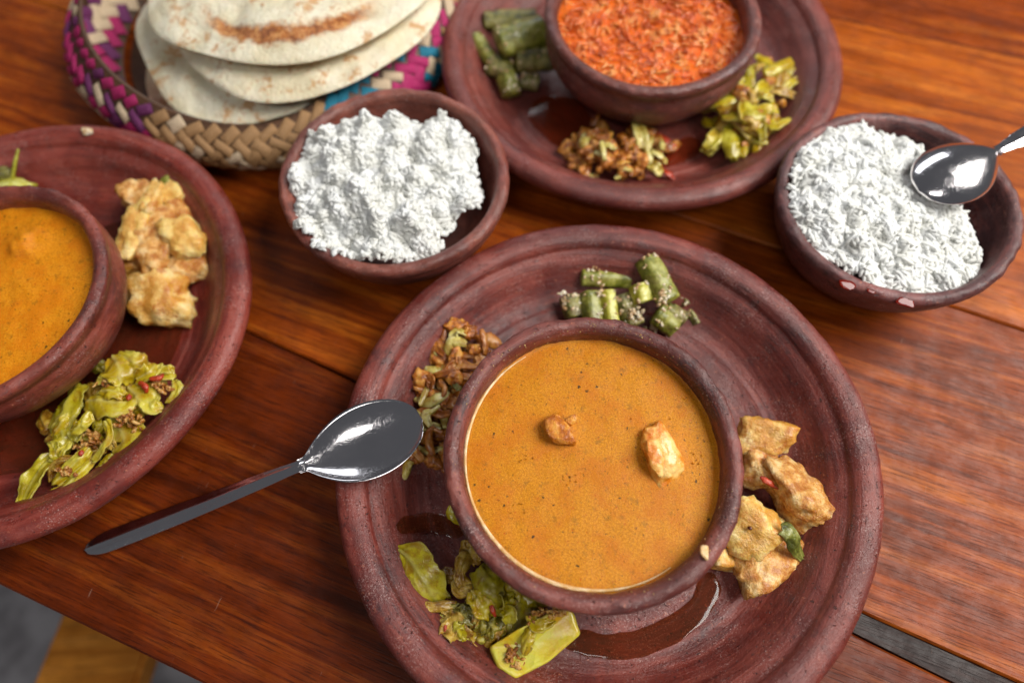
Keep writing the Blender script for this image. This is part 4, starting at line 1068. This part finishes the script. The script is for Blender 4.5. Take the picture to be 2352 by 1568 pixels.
for i in range(34):
    t = rk.random(); x, y = 420 + 900 * t + rk.gauss(0, 70), 900 + 130 * math.sin(t * 3) - 260 * t * rk.random() + rk.gauss(0, 110)
    if x < 330 or y > 1230 or y < 480: continue
    c = zk(x, y, 1.75 + rk.uniform(0, 0.7)); an = rk.uniform(0, 6.283); L_ = rk.uniform(0.35, 0.8)
    dd = Vector((math.cos(an), math.sin(an), rk.uniform(-.5, .5))) * L_
    leaf('shred', [c - dd, c + Vector((rk.uniform(-.2, .2), rk.uniform(-.2, .2), .3)), c + dd], rk.uniform(.35, 1.0), M[rk.choice(('cab_green', 'cab_yellow', 'cab_brown', 'cab_dark', 'cab_brown'))], 1000 + i, cab, 1.3, 0.25, 0.15, 0.04, 0.07, 18, 11)
# the thick core slab
def slab(name, outline, z, th, mat, parent, seed, tilt=(0, 0)):
    O = []; P = [Vector(p) for p in outline]; c = sum(P, Vector()) / len(P)
    n = 110; L = P + [P[0]]; seg = [(L[i + 1] - L[i]).length for i in range(len(P))]; tot = sum(seg)
    for i in range(n):
        d = tot * i / n; k = 0
        while d > seg[k]: d -= seg[k]; k += 1
        O.append(L[k].lerp(L[k + 1], d / seg[k]))
    O = [sum((O[(i + q) % n] for q in range(-1, 2)), Vector()) / 3 for i in range(n)]
    vs_, fs = [], []
    rings = [(0.0, 0.8), (0.3, 0.82), (0.6, 0.88), (0.8, 0.94), (0.92, 1.0), (0.97, 0.98), (1.0, 0.85), (1.02, 0.5), (1.01, 0.0), (1.0, -0.6), (0.97, -1)]
    for (s_, hz) in rings:
        for i in range(n):
            p = c.lerp(O[i], s_)
            w = 0.07 * nz((p.x, p.y, hz), 0.9, seed) + 0.04 * nz((p.x, p.y, hz * 3), 2.4, seed)
            vs_.append((p.x + w, p.y + w, p.z + th * 0.5 * hz + w * 0.8 - 0.10 * (hz > 0.9) * (1 - s_) ** 2))
    for k in range(len(rings) - 1):
        for i in range(n): fs.append((k * n + i, (k + 1) * n + i, (k + 1) * n + (i + 1) % n, k * n + (i + 1) % n))
    return obj(name, vs_, fs, mat, parent)
slab('core_slab', [zk(1060, 1230, 2.0), zk(1330, 1060, 2.6), zk(1620, 930, 2.7), zk(1800, 890, 2.5), zk(1880, 1120, 2.3), zk(1600, 1360, 2.1), zk(1300, 1510, 1.9), zk(1130, 1420, 1.9)], 0, 1.3, M['cab_core'], cab, 3)
leaf('fold', [zk(1440, 1060, 3.25), zk(1400, 1160, 3.25), zk(1370, 1300, 2.9)], 0.7, M['cab_yellow'], 24, cab, 1.5, 0.12, 0.06, thick=0.14)
leaf('fold', [zk(1430, 940, 3.0), zk(1470, 1020, 3.25), zk(1560, 1010, 3.2), zk(1640, 970, 3.0)], 0.7, M['cab_yellow'], 25, cab, 1.4, 0.15, 0.1, thick=0.12)
rc = random.Random(3)
pile = [zk(rc.gauss(x, sx_), rc.gauss(y, sy_), z + rc.uniform(0, 0.12)) for (x, y, sx_, sy_, z, k) in ((1560, 930, 55, 22, 3.1, 26), (1690, 915, 45, 20, 3.05, 20), (1240, 1280, 26, 45, 2.62, 18), (1320, 1370, 30, 30, 2.5, 10), (1450, 1000, 20, 30, 3.1, 8)) for _ in range(k)]
merge_small('masala_crumbs', pile, lambda q: (q.uniform(.18, .48), q.uniform(.14, .3), q.uniform(.1, .22)), M['masala'], cab, 8, 2)
floret('masala_crumb', tuple(zk(320, 600, 2.45)), (0.8, 0.9, 0.5), (0, 0, 40), M['masala'], 30, cab, 14, 0.4)
floret('masala_crumb', tuple(zk(680, 580, 1.6)), (1.0, 0.9, 0.6), (0, 0, 0), M['cab_brown'], 31, cab, 14, 0.4)
tube('chilli_bit', [zk(1070, 850, 3.15), zk(1085, 900, 3.1), zk(1110, 950, 2.95)], [0.10, 0.14, 0.06], M['chilli'], cab, 8, 10, 0.6)
tube('chilli_bit', [zk(650, 1030, 2.9), zk(640, 1090, 2.85)], [0.06, 0.09, 0.03], M['chilli'], cab, 8, 8, 0.6)
leaf('leaf', [V(1035, 1160, 1.7), V(1038, 1180, 1.9), V(1060, 1200, 1.6)], 0.6, M['cab_yellow'], 33, cab, 1.3, 0.08, 0.05)
wet = [zk(rnd.uniform(300, 1300), rnd.uniform(800, 1250), 0) for _ in range(1)]

# --- brown cauliflower and onion fry
def zf(x, y, z): return V((1550 + x / 2.178) * .5742, (1230 + y / 2.178) * .5742, z)
cf = thing('cauliflower_fry', 'brown cauliflower and onion fry left of the smooth curry bowl', 'cauliflower', tuple(zf(420, 600, 1.0)))
for i, (x, y, z, d, mt) in enumerate(((590, 150, 2.6, 1.1, 'floret'), (720, 210, 2.6, 1.0, 'floret'), (430, 340, 2.1, 1.5, 'floret'), (270, 490, 1.9, 1.1, 'floret'), (780, 370, 2.5, 0.9, 'floret'), (600, 430, 2.5, 1.0, 'floret'),
        (290, 610, 2.3, 1.1, 'floret'), (190, 680, 1.9, 0.9, 'floret'), (590, 620, 2.6, 1.0, 'floret'), (400, 450, 1.7, 1.4, 'floret'), (500, 540, 1.8, 1.3, 'floret'), (340, 760, 1.8, 1.2, 'floret'), (480, 820, 1.7, 1.3, 'floret'), (650, 560, 1.9, 1.3, 'floret'),
        (330, 950, 1.4, 1.2, 'floret'), (430, 1080, 1.3, 1.2, 'floret'), (390, 1330, 1.2, 1.0, 'floret'), (220, 1290, 1.6, 0.9, 'floret'), (300, 1080, 1.2, 1.0, 'floret'), (480, 250, 1.6, 0.8, 'floret'), (700, 700, 1.6, 1.2, 'floret'))):
    rn = random.Random(i)
    floret('floret', tuple(zf(x, y, z)), (d * rn.uniform(0.9, 1.35), d * rn.uniform(0.75, 1.1), d * rn.uniform(.6, .9)), (rn.uniform(0, 90), 0, rn.uniform(0, 360)), M[mt], 100 + i, cf, 20, 0.4)
rf = random.Random(17)
for i in range(75):
    t = rf.random() ** 0.8; ctr = Vector((640 - 330 * t, 240 + 1050 * t)); x, y = ctr.x + rf.gauss(0, 1) * 110 + 30, ctr.y + rf.gauss(0, 1) * 60
    if x < 150 or x > 860: continue
    d = rf.uniform(0.35, 0.85)
    floret('crumb', tuple(zf(x, y, 1.1 + rf.uniform(0, 1.1) * (1.1 - t))), (d, d * rf.uniform(.6, 1), d * .7), (rf.uniform(0, 90), 0, rf.uniform(0, 360)), M[rf.choice(('floret', 'floret', 'masala', 'onion', 'floret_pale'))], 1300 + i, cf, 12, 0.4, 3)
for i, (p, w, mt) in enumerate((
        ([(540, 330, 2.7), (600, 215, 2.9), (680, 240, 2.9)], 0.75, 'floret_pale'), ([(530, 400, 2.6), (560, 290, 3.0), (690, 310, 2.9)], 0.7, 'floret_pale'),
        ([(780, 260, 2.2), (880, 260, 2.4), (980, 320, 2.1)], 1.1, 'onion'), ([(380, 600, 2.4), (500, 560, 2.7), (600, 490, 2.7), (760, 510, 2.6), (880, 430, 2.3)], 0.5, 'onion'),
        ([(330, 520, 2.1), (400, 540, 2.3), (480, 560, 2.2)], 0.6, 'floret_pale'), ([(240, 790, 2.0), (330, 820, 2.3), (430, 790, 2.4), (530, 730, 2.2)], 0.65, 'floret_pale'),
        ([(450, 620, 2.5), (490, 700, 2.6), (480, 770, 2.4)], 0.35, 'onion'), ([(340, 640, 2.4), (380, 620, 2.7), (370, 700, 2.5)], 0.6, 'onion'), ([(500, 880, 1.9), (580, 820, 2.2), (640, 730, 2.1)], 0.8, 'onion'),
        ([(750, 480, 2.3), (820, 430, 2.6), (830, 330, 2.5)], 0.5, 'onion'), ([(640, 580, 2.6), (720, 590, 2.6), (760, 560, 2.4)], 0.6, 'onion'),
        ([(340, 960, 1.7), (390, 1040, 1.7), (480, 1090, 1.5)], 0.5, 'onion'), ([(170, 1210, 1.8), (270, 1230, 1.7), (360, 1250, 1.5), (480, 1210, 1.4)], 0.45, 'floret_pale'),
        ([(210, 1290, 1.8), (160, 1400, 1.7), (110, 1540, 1.5)], 0.55, 'floret_pale'), ([(300, 1300, 1.3), (380, 1330, 1.5), (480, 1380, 1.3)], 0.7, 'onion'), ([(280, 1080, 1.6), (320, 1040, 1.7), (260, 1000, 1.6)], 0.5, 'floret_pale'),
        ([(480, 1000, 1.5), (520, 1060, 1.6), (500, 1150, 1.4)], 0.4, 'onion'))):
    leaf('strand', [zf(*q) for q in p], w, M[mt], 200 + i, cf, 1.3, 0.08, 0.04, thick=0.13, nu=24, nv=10, wprof=(0.5, 0.95, 1, 0.9, 0.5))
rf = random.Random(29)
for i in range(26):
    t = rf.random(); x, y = 640 - 330 * t + rf.gauss(0, 110), 260 + 960 * t + rf.gauss(0, 50)
    if x < 170 or x > 880: continue
    c = zf(x, y, 1.9 + 0.9 * (1 - t) + rf.uniform(-.3, .3)); an = rf.uniform(0, 6.283); L_ = rf.uniform(0.5, 1.2)
    dd = Vector((math.cos(an), math.sin(an), rf.uniform(-.4, .4))) * L_; sd = Vector((-math.sin(an), math.cos(an), 0.4)) * rf.uniform(-.5, .5)
    leaf('strand', [c - dd, c - dd * 0.3 + sd * 0.8, c + dd * 0.4 + sd, c + dd], rf.uniform(.25, .6), M[rf.choice(('onion', 'onion', 'onion', 'floret_pale'))], 240 + i, cf, 1.3, 0.06, 0.04, thick=0.1, nu=18, nv=8, wprof=(0.5, 0.95, 1, 0.9, 0.5))
floret('charred_bit', tuple(zf(610, 690, 2.75)), (0.7, 0.4, 0.3), (0, 0, -30), M['bean_dark'], 300, cf, 10, 0.3)

# ------------------------------------------------------------------ food on the left plate
def zl(x, y, z): return V((50 + x / 2.148) * .5742, (1350 + y / 2.148) * .5742, z)
lcab = thing('stir_fried_cabbage', 'bright yellow cabbage on the plate at the left edge', 'cabbage', tuple(zl(750, 700, 1.0)))
for i, (p, w, mt, cu_) in enumerate((
        ([(860, 150, 3.1), (920, 260, 3.5), (930, 400, 3.2)], 2.6, 'cab_yellow', 0.8), ([(920, 150, 3.2), (1050, 210, 3.4), (1130, 260, 2.9)], 1.8, 'cab_yellow', 0.9),
        ([(1060, 360, 3.0), (1180, 290, 3.3), (1240, 230, 2.8)], 1.4, 'cab_yellow', 1.1), ([(1250, 300, 2.9), (1330, 300, 3.0), (1400, 300, 2.8)], 1.0, 'cab_yellow', 1.0),
        ([(1390, 370, 2.8), (1390, 460, 3.0), (1330, 560, 2.8)], 1.2, 'cab_yellow', 1.3), ([(1180, 500, 2.8), (1200, 590, 3.0), (1290, 600, 2.7)], 1.4, 'cab_yellow', 1.0),
        ([(1010, 430, 2.9), (1080, 520, 3.1), (1130, 660, 2.7)], 2.6, 'cab_yellow', 0.7), ([(640, 540, 3.0), (780, 540, 3.4), (920, 560, 3.4), (980, 560, 3.0)], 2.6, 'cab_yellow', 1.0),
        ([(760, 460, 3.3), (860, 460, 3.6), (960, 500, 3.4)], 1.3, 'cab_yellow', 1.1), ([(560, 410, 2.5), (480, 540, 2.8), (420, 660, 2.7), (330, 820, 2.2)], 3.0, 'cab_green', 0.8),
        ([(480, 650, 2.8), (420, 730, 2.9), (340, 850, 2.4)], 0.8, 'cab_yellow', 1.2), ([(260, 640, 1.8), (280, 740, 2.0), (340, 780, 1.9)], 1.4, 'cab_brown', 0.8),
        ([(660, 640, 3.5), (590, 740, 3.6), (510, 820, 3.2)], 0.9, 'cab_yellow', 1.2), ([(430, 780, 2.5), (440, 880, 2.7), (400, 1000, 2.4)], 1.9, 'cab_green', 1.0),
        ([(800, 710, 3.6), (820, 800, 3.7), (780, 930, 3.4), (690, 1050, 3.0)], 0.8, 'cab_yellow', 1.2), ([(660, 950, 3.1), (560, 1050, 3.1), (360, 1250, 2.6)], 1.0, 'cab_yellow', 1.2),
        ([(700, 1040, 2.9), (560, 1180, 2.9), (400, 1310, 2.5), (210, 1375, 2.2)], 0.75, 'cab_yellow', 1.0), ([(520, 1040, 2.8), (400, 1060, 2.9), (330, 1120, 2.6), (330, 1230, 2.2)], 0.7, 'cab_brown', 1.3),
        ([(380, 1010, 2.3), (250, 1120, 2.5), (150, 1270, 2.5), (90, 1440, 2.3)], 1.5, 'cab_green', 1.1), ([(900, 720, 2.5), (960, 860, 2.8), (880, 960, 2.4)], 3.2, 'cab_yellow', 0.6),
        ([(860, 1000, 2.6), (790, 1080, 2.8), (720, 1140, 2.7)], 0.9, 'cab_green', 0.8), ([(640, 250, 1.8), (720, 240, 2.0), (800, 260, 1.9)], 1.2, 'cab_dark', 0.9),
        ([(700, 400, 2.7), (770, 330, 3.0), (800, 300, 2.8)], 1.3, 'cab_yellow', 1.1), ([(690, 700, 2.8), (720, 740, 3.0), (720, 820, 2.7)], 0.8, 'cab_green', 1.3),
        ([(620, 880, 2.2), (650, 920, 2.4), (560, 980, 2.2)], 1.6, 'cab_brown', 1.0), ([(640, 400, 2.0), (660, 470, 2.2), (700, 520, 2.1)], 1.6, 'cab_brown', 1.0))):
    leaf('leaf', [zl(*q) for q in p], w * (0.74 if w > 1 else 0.9), M[mt], 400 + i, lcab, cu_, 0.16, 0.08, 0.06, 0.08, 30, 17, (0.6, 0.98, 1, 0.92, 0.6))
rc = random.Random(6)
pile = [zl(rc.gauss(x, k_), rc.gauss(y, k_ * 0.8), z + rc.uniform(-.1, .1)) for (x, y, z, k_, n_) in ((990, 690, 3.3, 45, 30), (700, 860, 3.0, 40, 22), (1060, 740, 2.9, 30, 10), (450, 1150, 3.0, 30, 14), (1280, 420, 3.1, 40, 16), (640, 900, 2.7, 60, 14), (780, 380, 3.2, 40, 10)) for _ in range(n_)]
merge_small('masala_crumbs', pile, lambda q: (q.uniform(.2, .55), q.uniform(.15, .38), q.uniform(.12, .28)), M['masala'], lcab, 18, 2)
rk = random.Random(45)
for i in range(30):
    t = rk.random(); x, y = 1200 - 900 * t + rk.gauss(0, 90), 480 + 560 * t + rk.gauss(0, 100)
    c = zl(x, y, 2.0 + rk.uniform(0, 0.7) * (1 - 0.4 * t)); an = rk.uniform(0, 6.283); dd = Vector((math.cos(an), math.sin(an), rk.uniform(-.5, .5))) * rk.uniform(0.4, 0.9)
    leaf('shred', [c - dd, c + Vector((rk.uniform(-.2, .2), rk.uniform(-.2, .2), .3)), c + dd], rk.uniform(.4, 1.1), M[rk.choice(('cab_yellow', 'cab_yellow', 'cab_green', 'cab_brown'))], 1100 + i, lcab, 1.2, 0.22, 0.12, 0.04, 0.07, 18, 11)
for i, p in enumerate(([(1090, 380, 3.3), (1140, 420, 3.4), (1150, 470, 3.2)], [(1180, 350, 3.5), (1260, 340, 3.5), (1290, 310, 3.3)], [(980, 510, 3.5), (1020, 510, 3.5)], [(570, 990, 3.3), (610, 985, 3.3)])):
    tube('chilli_bit', [zl(*q) for q in p], [0.12, 0.2, 0.1], M['chilli'], lcab, 8, 10, 0.6, wob=0.3, seed=i)

def zq(x, y, z): return V((400 + x / 2.24) * .5742, (650 + y / 2.24) * .5742, z)
LG = 'potato pieces on the left plate'
for i, (x, y, z, d, r, mt, lab) in enumerate((
        (400, 320, 3.0, (2.2, 2.2, 1.6), (10, 0, 40), 'potato_brown', 'orange brown potato piece at the back of the left plate heap'),
        (490, 320, 3.3, (0.9, 2.6, 1.2), (0, 0, -8), 'potato', 'narrow pale potato wedge at the back of the left plate heap'),
        (330, 640, 3.0, (1.6, 3.6, 1.7), (0, -10, -5), 'potato_pale', 'long pale ridged potato piece on the bowl side of the heap'),
        (500, 740, 2.9, (2.0, 3.4, 1.5), (0, 5, 8), 'potato_brown', 'translucent brown potato piece in the middle of the left plate heap'),
        (770, 690, 3.1, (1.9, 2.6, 1.6), (0, 10, 30), 'potato_pale', 'pale yellow potato piece on the rim side of the left plate heap'),
        (780, 880, 2.2, (2.0, 2.0, 1.4), (0, 0, 10), 'potato_brown', 'shaded brown potato piece at the right of the left plate heap'),
        (300, 910, 2.3, (1.6, 1.4, 1.2), (0, 0, 0), 'potato', 'small potato lump at the bowl side of the left plate heap'),
        (520, 1210, 2.4, (3.0, 2.6, 1.7), (8, 0, 15), 'potato', 'rounded golden potato piece nearest the front of the left plate heap'),
        (690, 440, 2.7, (1.6, 1.5, 1.2), (0, 0, 20), 'potato_brown', 'rough dark potato crumb behind the pale yellow piece'),
        (660, 270, 2.9, (1.1, 1.6, 1.1), (0, 0, 20), 'potato_pale', 'small pale potato piece beside the green bit on the left plate'))):
    tag(chunk('potato_piece', tuple(zq(x, y, z - 0.2)), tuple(q_ * 1.3 for q_ in d), r, M[mt], 500 + i, None, 9, 7, 0.15, 4, 1.3), lab, 'potato', LG)
tag(chunk('green_bit', tuple(zq(590, 170, 2.9)), (0.9, 1.0, 0.6), (0, 0, 20), M['bean'], 520, None, 8, 6, 0.1, 3), 'small green bit at the back of the left plate potatoes', 'vegetable')
tag(leaf('bean_piece', [V(-40, 440, 3.0), V(20, 418, 3.3), V(78, 430, 2.6)], 1.7, M['bean_pale'], 521, None, 0.9, 0.12, 0.04, thick=0.2), 'flat green bean slice behind the bowl on the left plate', 'bean', 'beans on the left plate')
tag(tube('bean_piece', [V(28, 412, 2.9), V(33, 380, 3.7), V(42, 342, 4.3)], [0.2, 0.16, 0.1], M['bean_pale'], None, 8, 12, 0.7, seed=3, wob=0.2), 'thin green stalk standing up on the left plate', 'bean', 'beans on the left plate')
tag(chunk('bean_piece', tuple(V(5, 398, 3.0)), (1.6, 1.0, 0.8), (0, 0, 10), M['bean_dark'], 523, None, 8, 6, 0.15, 3), 'dark green bean bit under the stalk on the left plate', 'bean', 'beans on the left plate')

# ------------------------------------------------------------------ food on the background plate
def zu(x, y, z): return V((1750 + x / 1.344) * .5742, (y / 1.344) * .5742, z)
UG = 'beans on the background plate'
bean(zu(250, 115, 2.6), zu(530, 100, 2.6), 0.62, M['bean_dark'], 31, 'long bean piece lying level at the back of the background plate', crumbs=0, group=UG)
bean(zu(330, 240, 3.2), zu(560, 160, 3.2), 0.95, M['bean'], 32, 'thick slanted bean piece pointing at the shredded curry bowl', crumbs=4, group=UG)
bean(zu(200, 200, 2.6), zu(290, 330, 2.3), 0.45, M['bean'], 33, 'thin bean piece against the left rim of the background plate', crumbs=2, group=UG)
bean(zu(420, 330, 2.4), zu(610, 310, 2.2), 0.85, M['bean_dark'], 34, 'dark bean piece in the shade of the shredded curry bowl', crumbs=6, group=UG)
bean(zu(280, 350, 2.0), zu(400, 390, 1.9), 0.7, M['bean_dark'], 35, 'dark bean piece in the middle of the background bean heap', crumbs=6, group=UG)
bean(zu(370, 400, 2.1), zu(400, 510, 1.7), 0.6, M['bean'], 36, 'bean piece nearest the front of the background bean heap', crumbs=8, group=UG)
bean(zu(450, 430, 1.7), zu(540, 450, 1.5), 0.55, M['bean_dark'], 37, 'crumb covered bean end at the right of the background heap', crumbs=12, group=UG)
uh = thing('cauliflower_fry', 'dark brown cauliflower fry on the front of the background plate', 'cauliflower', tuple(zu(970, 800, 1.0)))
rn = random.Random(91)
for i in range(70):
    a = rn.uniform(0, 6.283); r = math.sqrt(rn.random()); x, y = 950 + 260 * r * math.cos(a), 800 + 160 * r * math.sin(a)
    d = rn.uniform(0.55, 1.1); z = 1.3 + 1.4 * (1 - r * r) + rn.uniform(-.2, .3)
    floret('floret', tuple(zu(x, y, z)), (d, d * rn.uniform(.7, 1), d * .8), (rn.uniform(0, 90), 0, rn.uniform(0, 360)), M[rn.choice(('floret', 'floret', 'floret_up', 'masala'))], 600 + i, uh, 12, 0.5, 3)
    if i % 2 == 0:
        an = rn.uniform(0, 6.283); dd = Vector((math.cos(an), math.sin(an), rn.uniform(-.4, .4))) * 0.6; c = zu(x + rn.uniform(-30, 30), y + rn.uniform(-20, 20), z + 0.3)
        leaf('strand', [c - dd, c + Vector((0, 0, .2)), c + dd], rn.uniform(.3, .6), M[rn.choice(('onion', 'floret', 'floret_pale', 'floret_up'))], 640 + i, uh, 1.2, 0.15, 0.1, thick=0.14, nu=12, nv=7)
for i, (p, w, mt) in enumerate((([(1060, 650, 3.0), (1090, 720, 3.2), (1100, 800, 2.8)], 1.0, 'floret_pale'), ([(800, 720, 2.5), (800, 770, 2.8), (790, 810, 2.4)], 0.9, 'floret_pale'), ([(1130, 880, 2.0), (1170, 900, 2.2), (1200, 930, 1.8)], 0.9, 'floret_pale'),
        ([(1180, 720, 1.7), (1240, 760, 1.7), (1290, 800, 1.4)], 0.5, 'chilli'), ([(1180, 900, 1.5), (1240, 930, 1.6), (1270, 960, 1.4)], 0.45, 'chilli'), ([(1200, 800, 1.5), (1250, 790, 1.6), (1300, 770, 1.3)], 0.7, 'onion'), ([(820, 860, 2.2), (900, 830, 2.5), (960, 800, 2.5)], 0.5, 'onion'))):
    leaf('strand', [zu(*q) for q in p], w, M[mt], 700 + i, uh, 1.2, 0.1, 0.05, thick=0.2, nu=16, nv=8)
uy = thing('stir_fried_cabbage', 'yellow cabbage and cauliflower fry at the right of the background plate', 'cabbage', tuple(zu(1700, 600, 1.0)))
for i in range(85):
    a = rn.uniform(0, 6.283); r = math.sqrt(rn.random()); qx, qy = 210 * r * math.cos(a), 270 * r * math.sin(a)
    x, y = 1690 + qx - qy * 0.35, 590 + qy
    d = rn.uniform(0.6, 1.4); z = 1.5 + 1.9 * (1 - r * r) + rn.uniform(-.3, .3)
    c = zu(x, y, z); an = rn.uniform(0, 6.283); dd = Vector((math.cos(an), math.sin(an), rn.uniform(-.3, .3)))
    if rn.random() < 0.75:
        leaf('leaf', [c - dd * d, c + Vector((0, 0, .25)), c + dd * d], d * rn.uniform(.6, 1.1), M[rn.choice(('cab_yellow', 'cab_yellow', 'cab_green', 'cab_brown'))], 800 + i, uy, 1.2, 0.2, 0.1, thick=0.14, nu=14, nv=8)
    else:
        floret('floret', tuple(c), (d, d * .8, d * .8), (rn.uniform(0, 90), 0, an * 57), M[rn.choice(('floret_up', 'floret_up', 'cab_brown', 'cab_yellow'))], 900 + i, uy, 14, 0.5, 3)
for i, (p, w) in enumerate((([(1440, 560, 2.6), (1560, 540, 3.0), (1690, 470, 3.2)], 0.8), ([(1440, 800, 2.2), (1480, 750, 2.6), (1510, 690, 2.4)], 1.0), ([(1760, 400, 3.2), (1830, 360, 3.3), (1910, 330, 3.1)], 0.9), ([(1660, 660, 3.6), (1650, 610, 3.8), (1640, 570, 3.5)], 1.3), ([(1780, 680, 3.2), (1830, 660, 3.3), (1880, 640, 3.0)], 0.9))):
    leaf('leaf', [zu(*q) for q in p], w, M['cab_yellow'], 950 + i, uy, 1.1, 0.1, 0.05, thick=0.2, nu=16, nv=10)
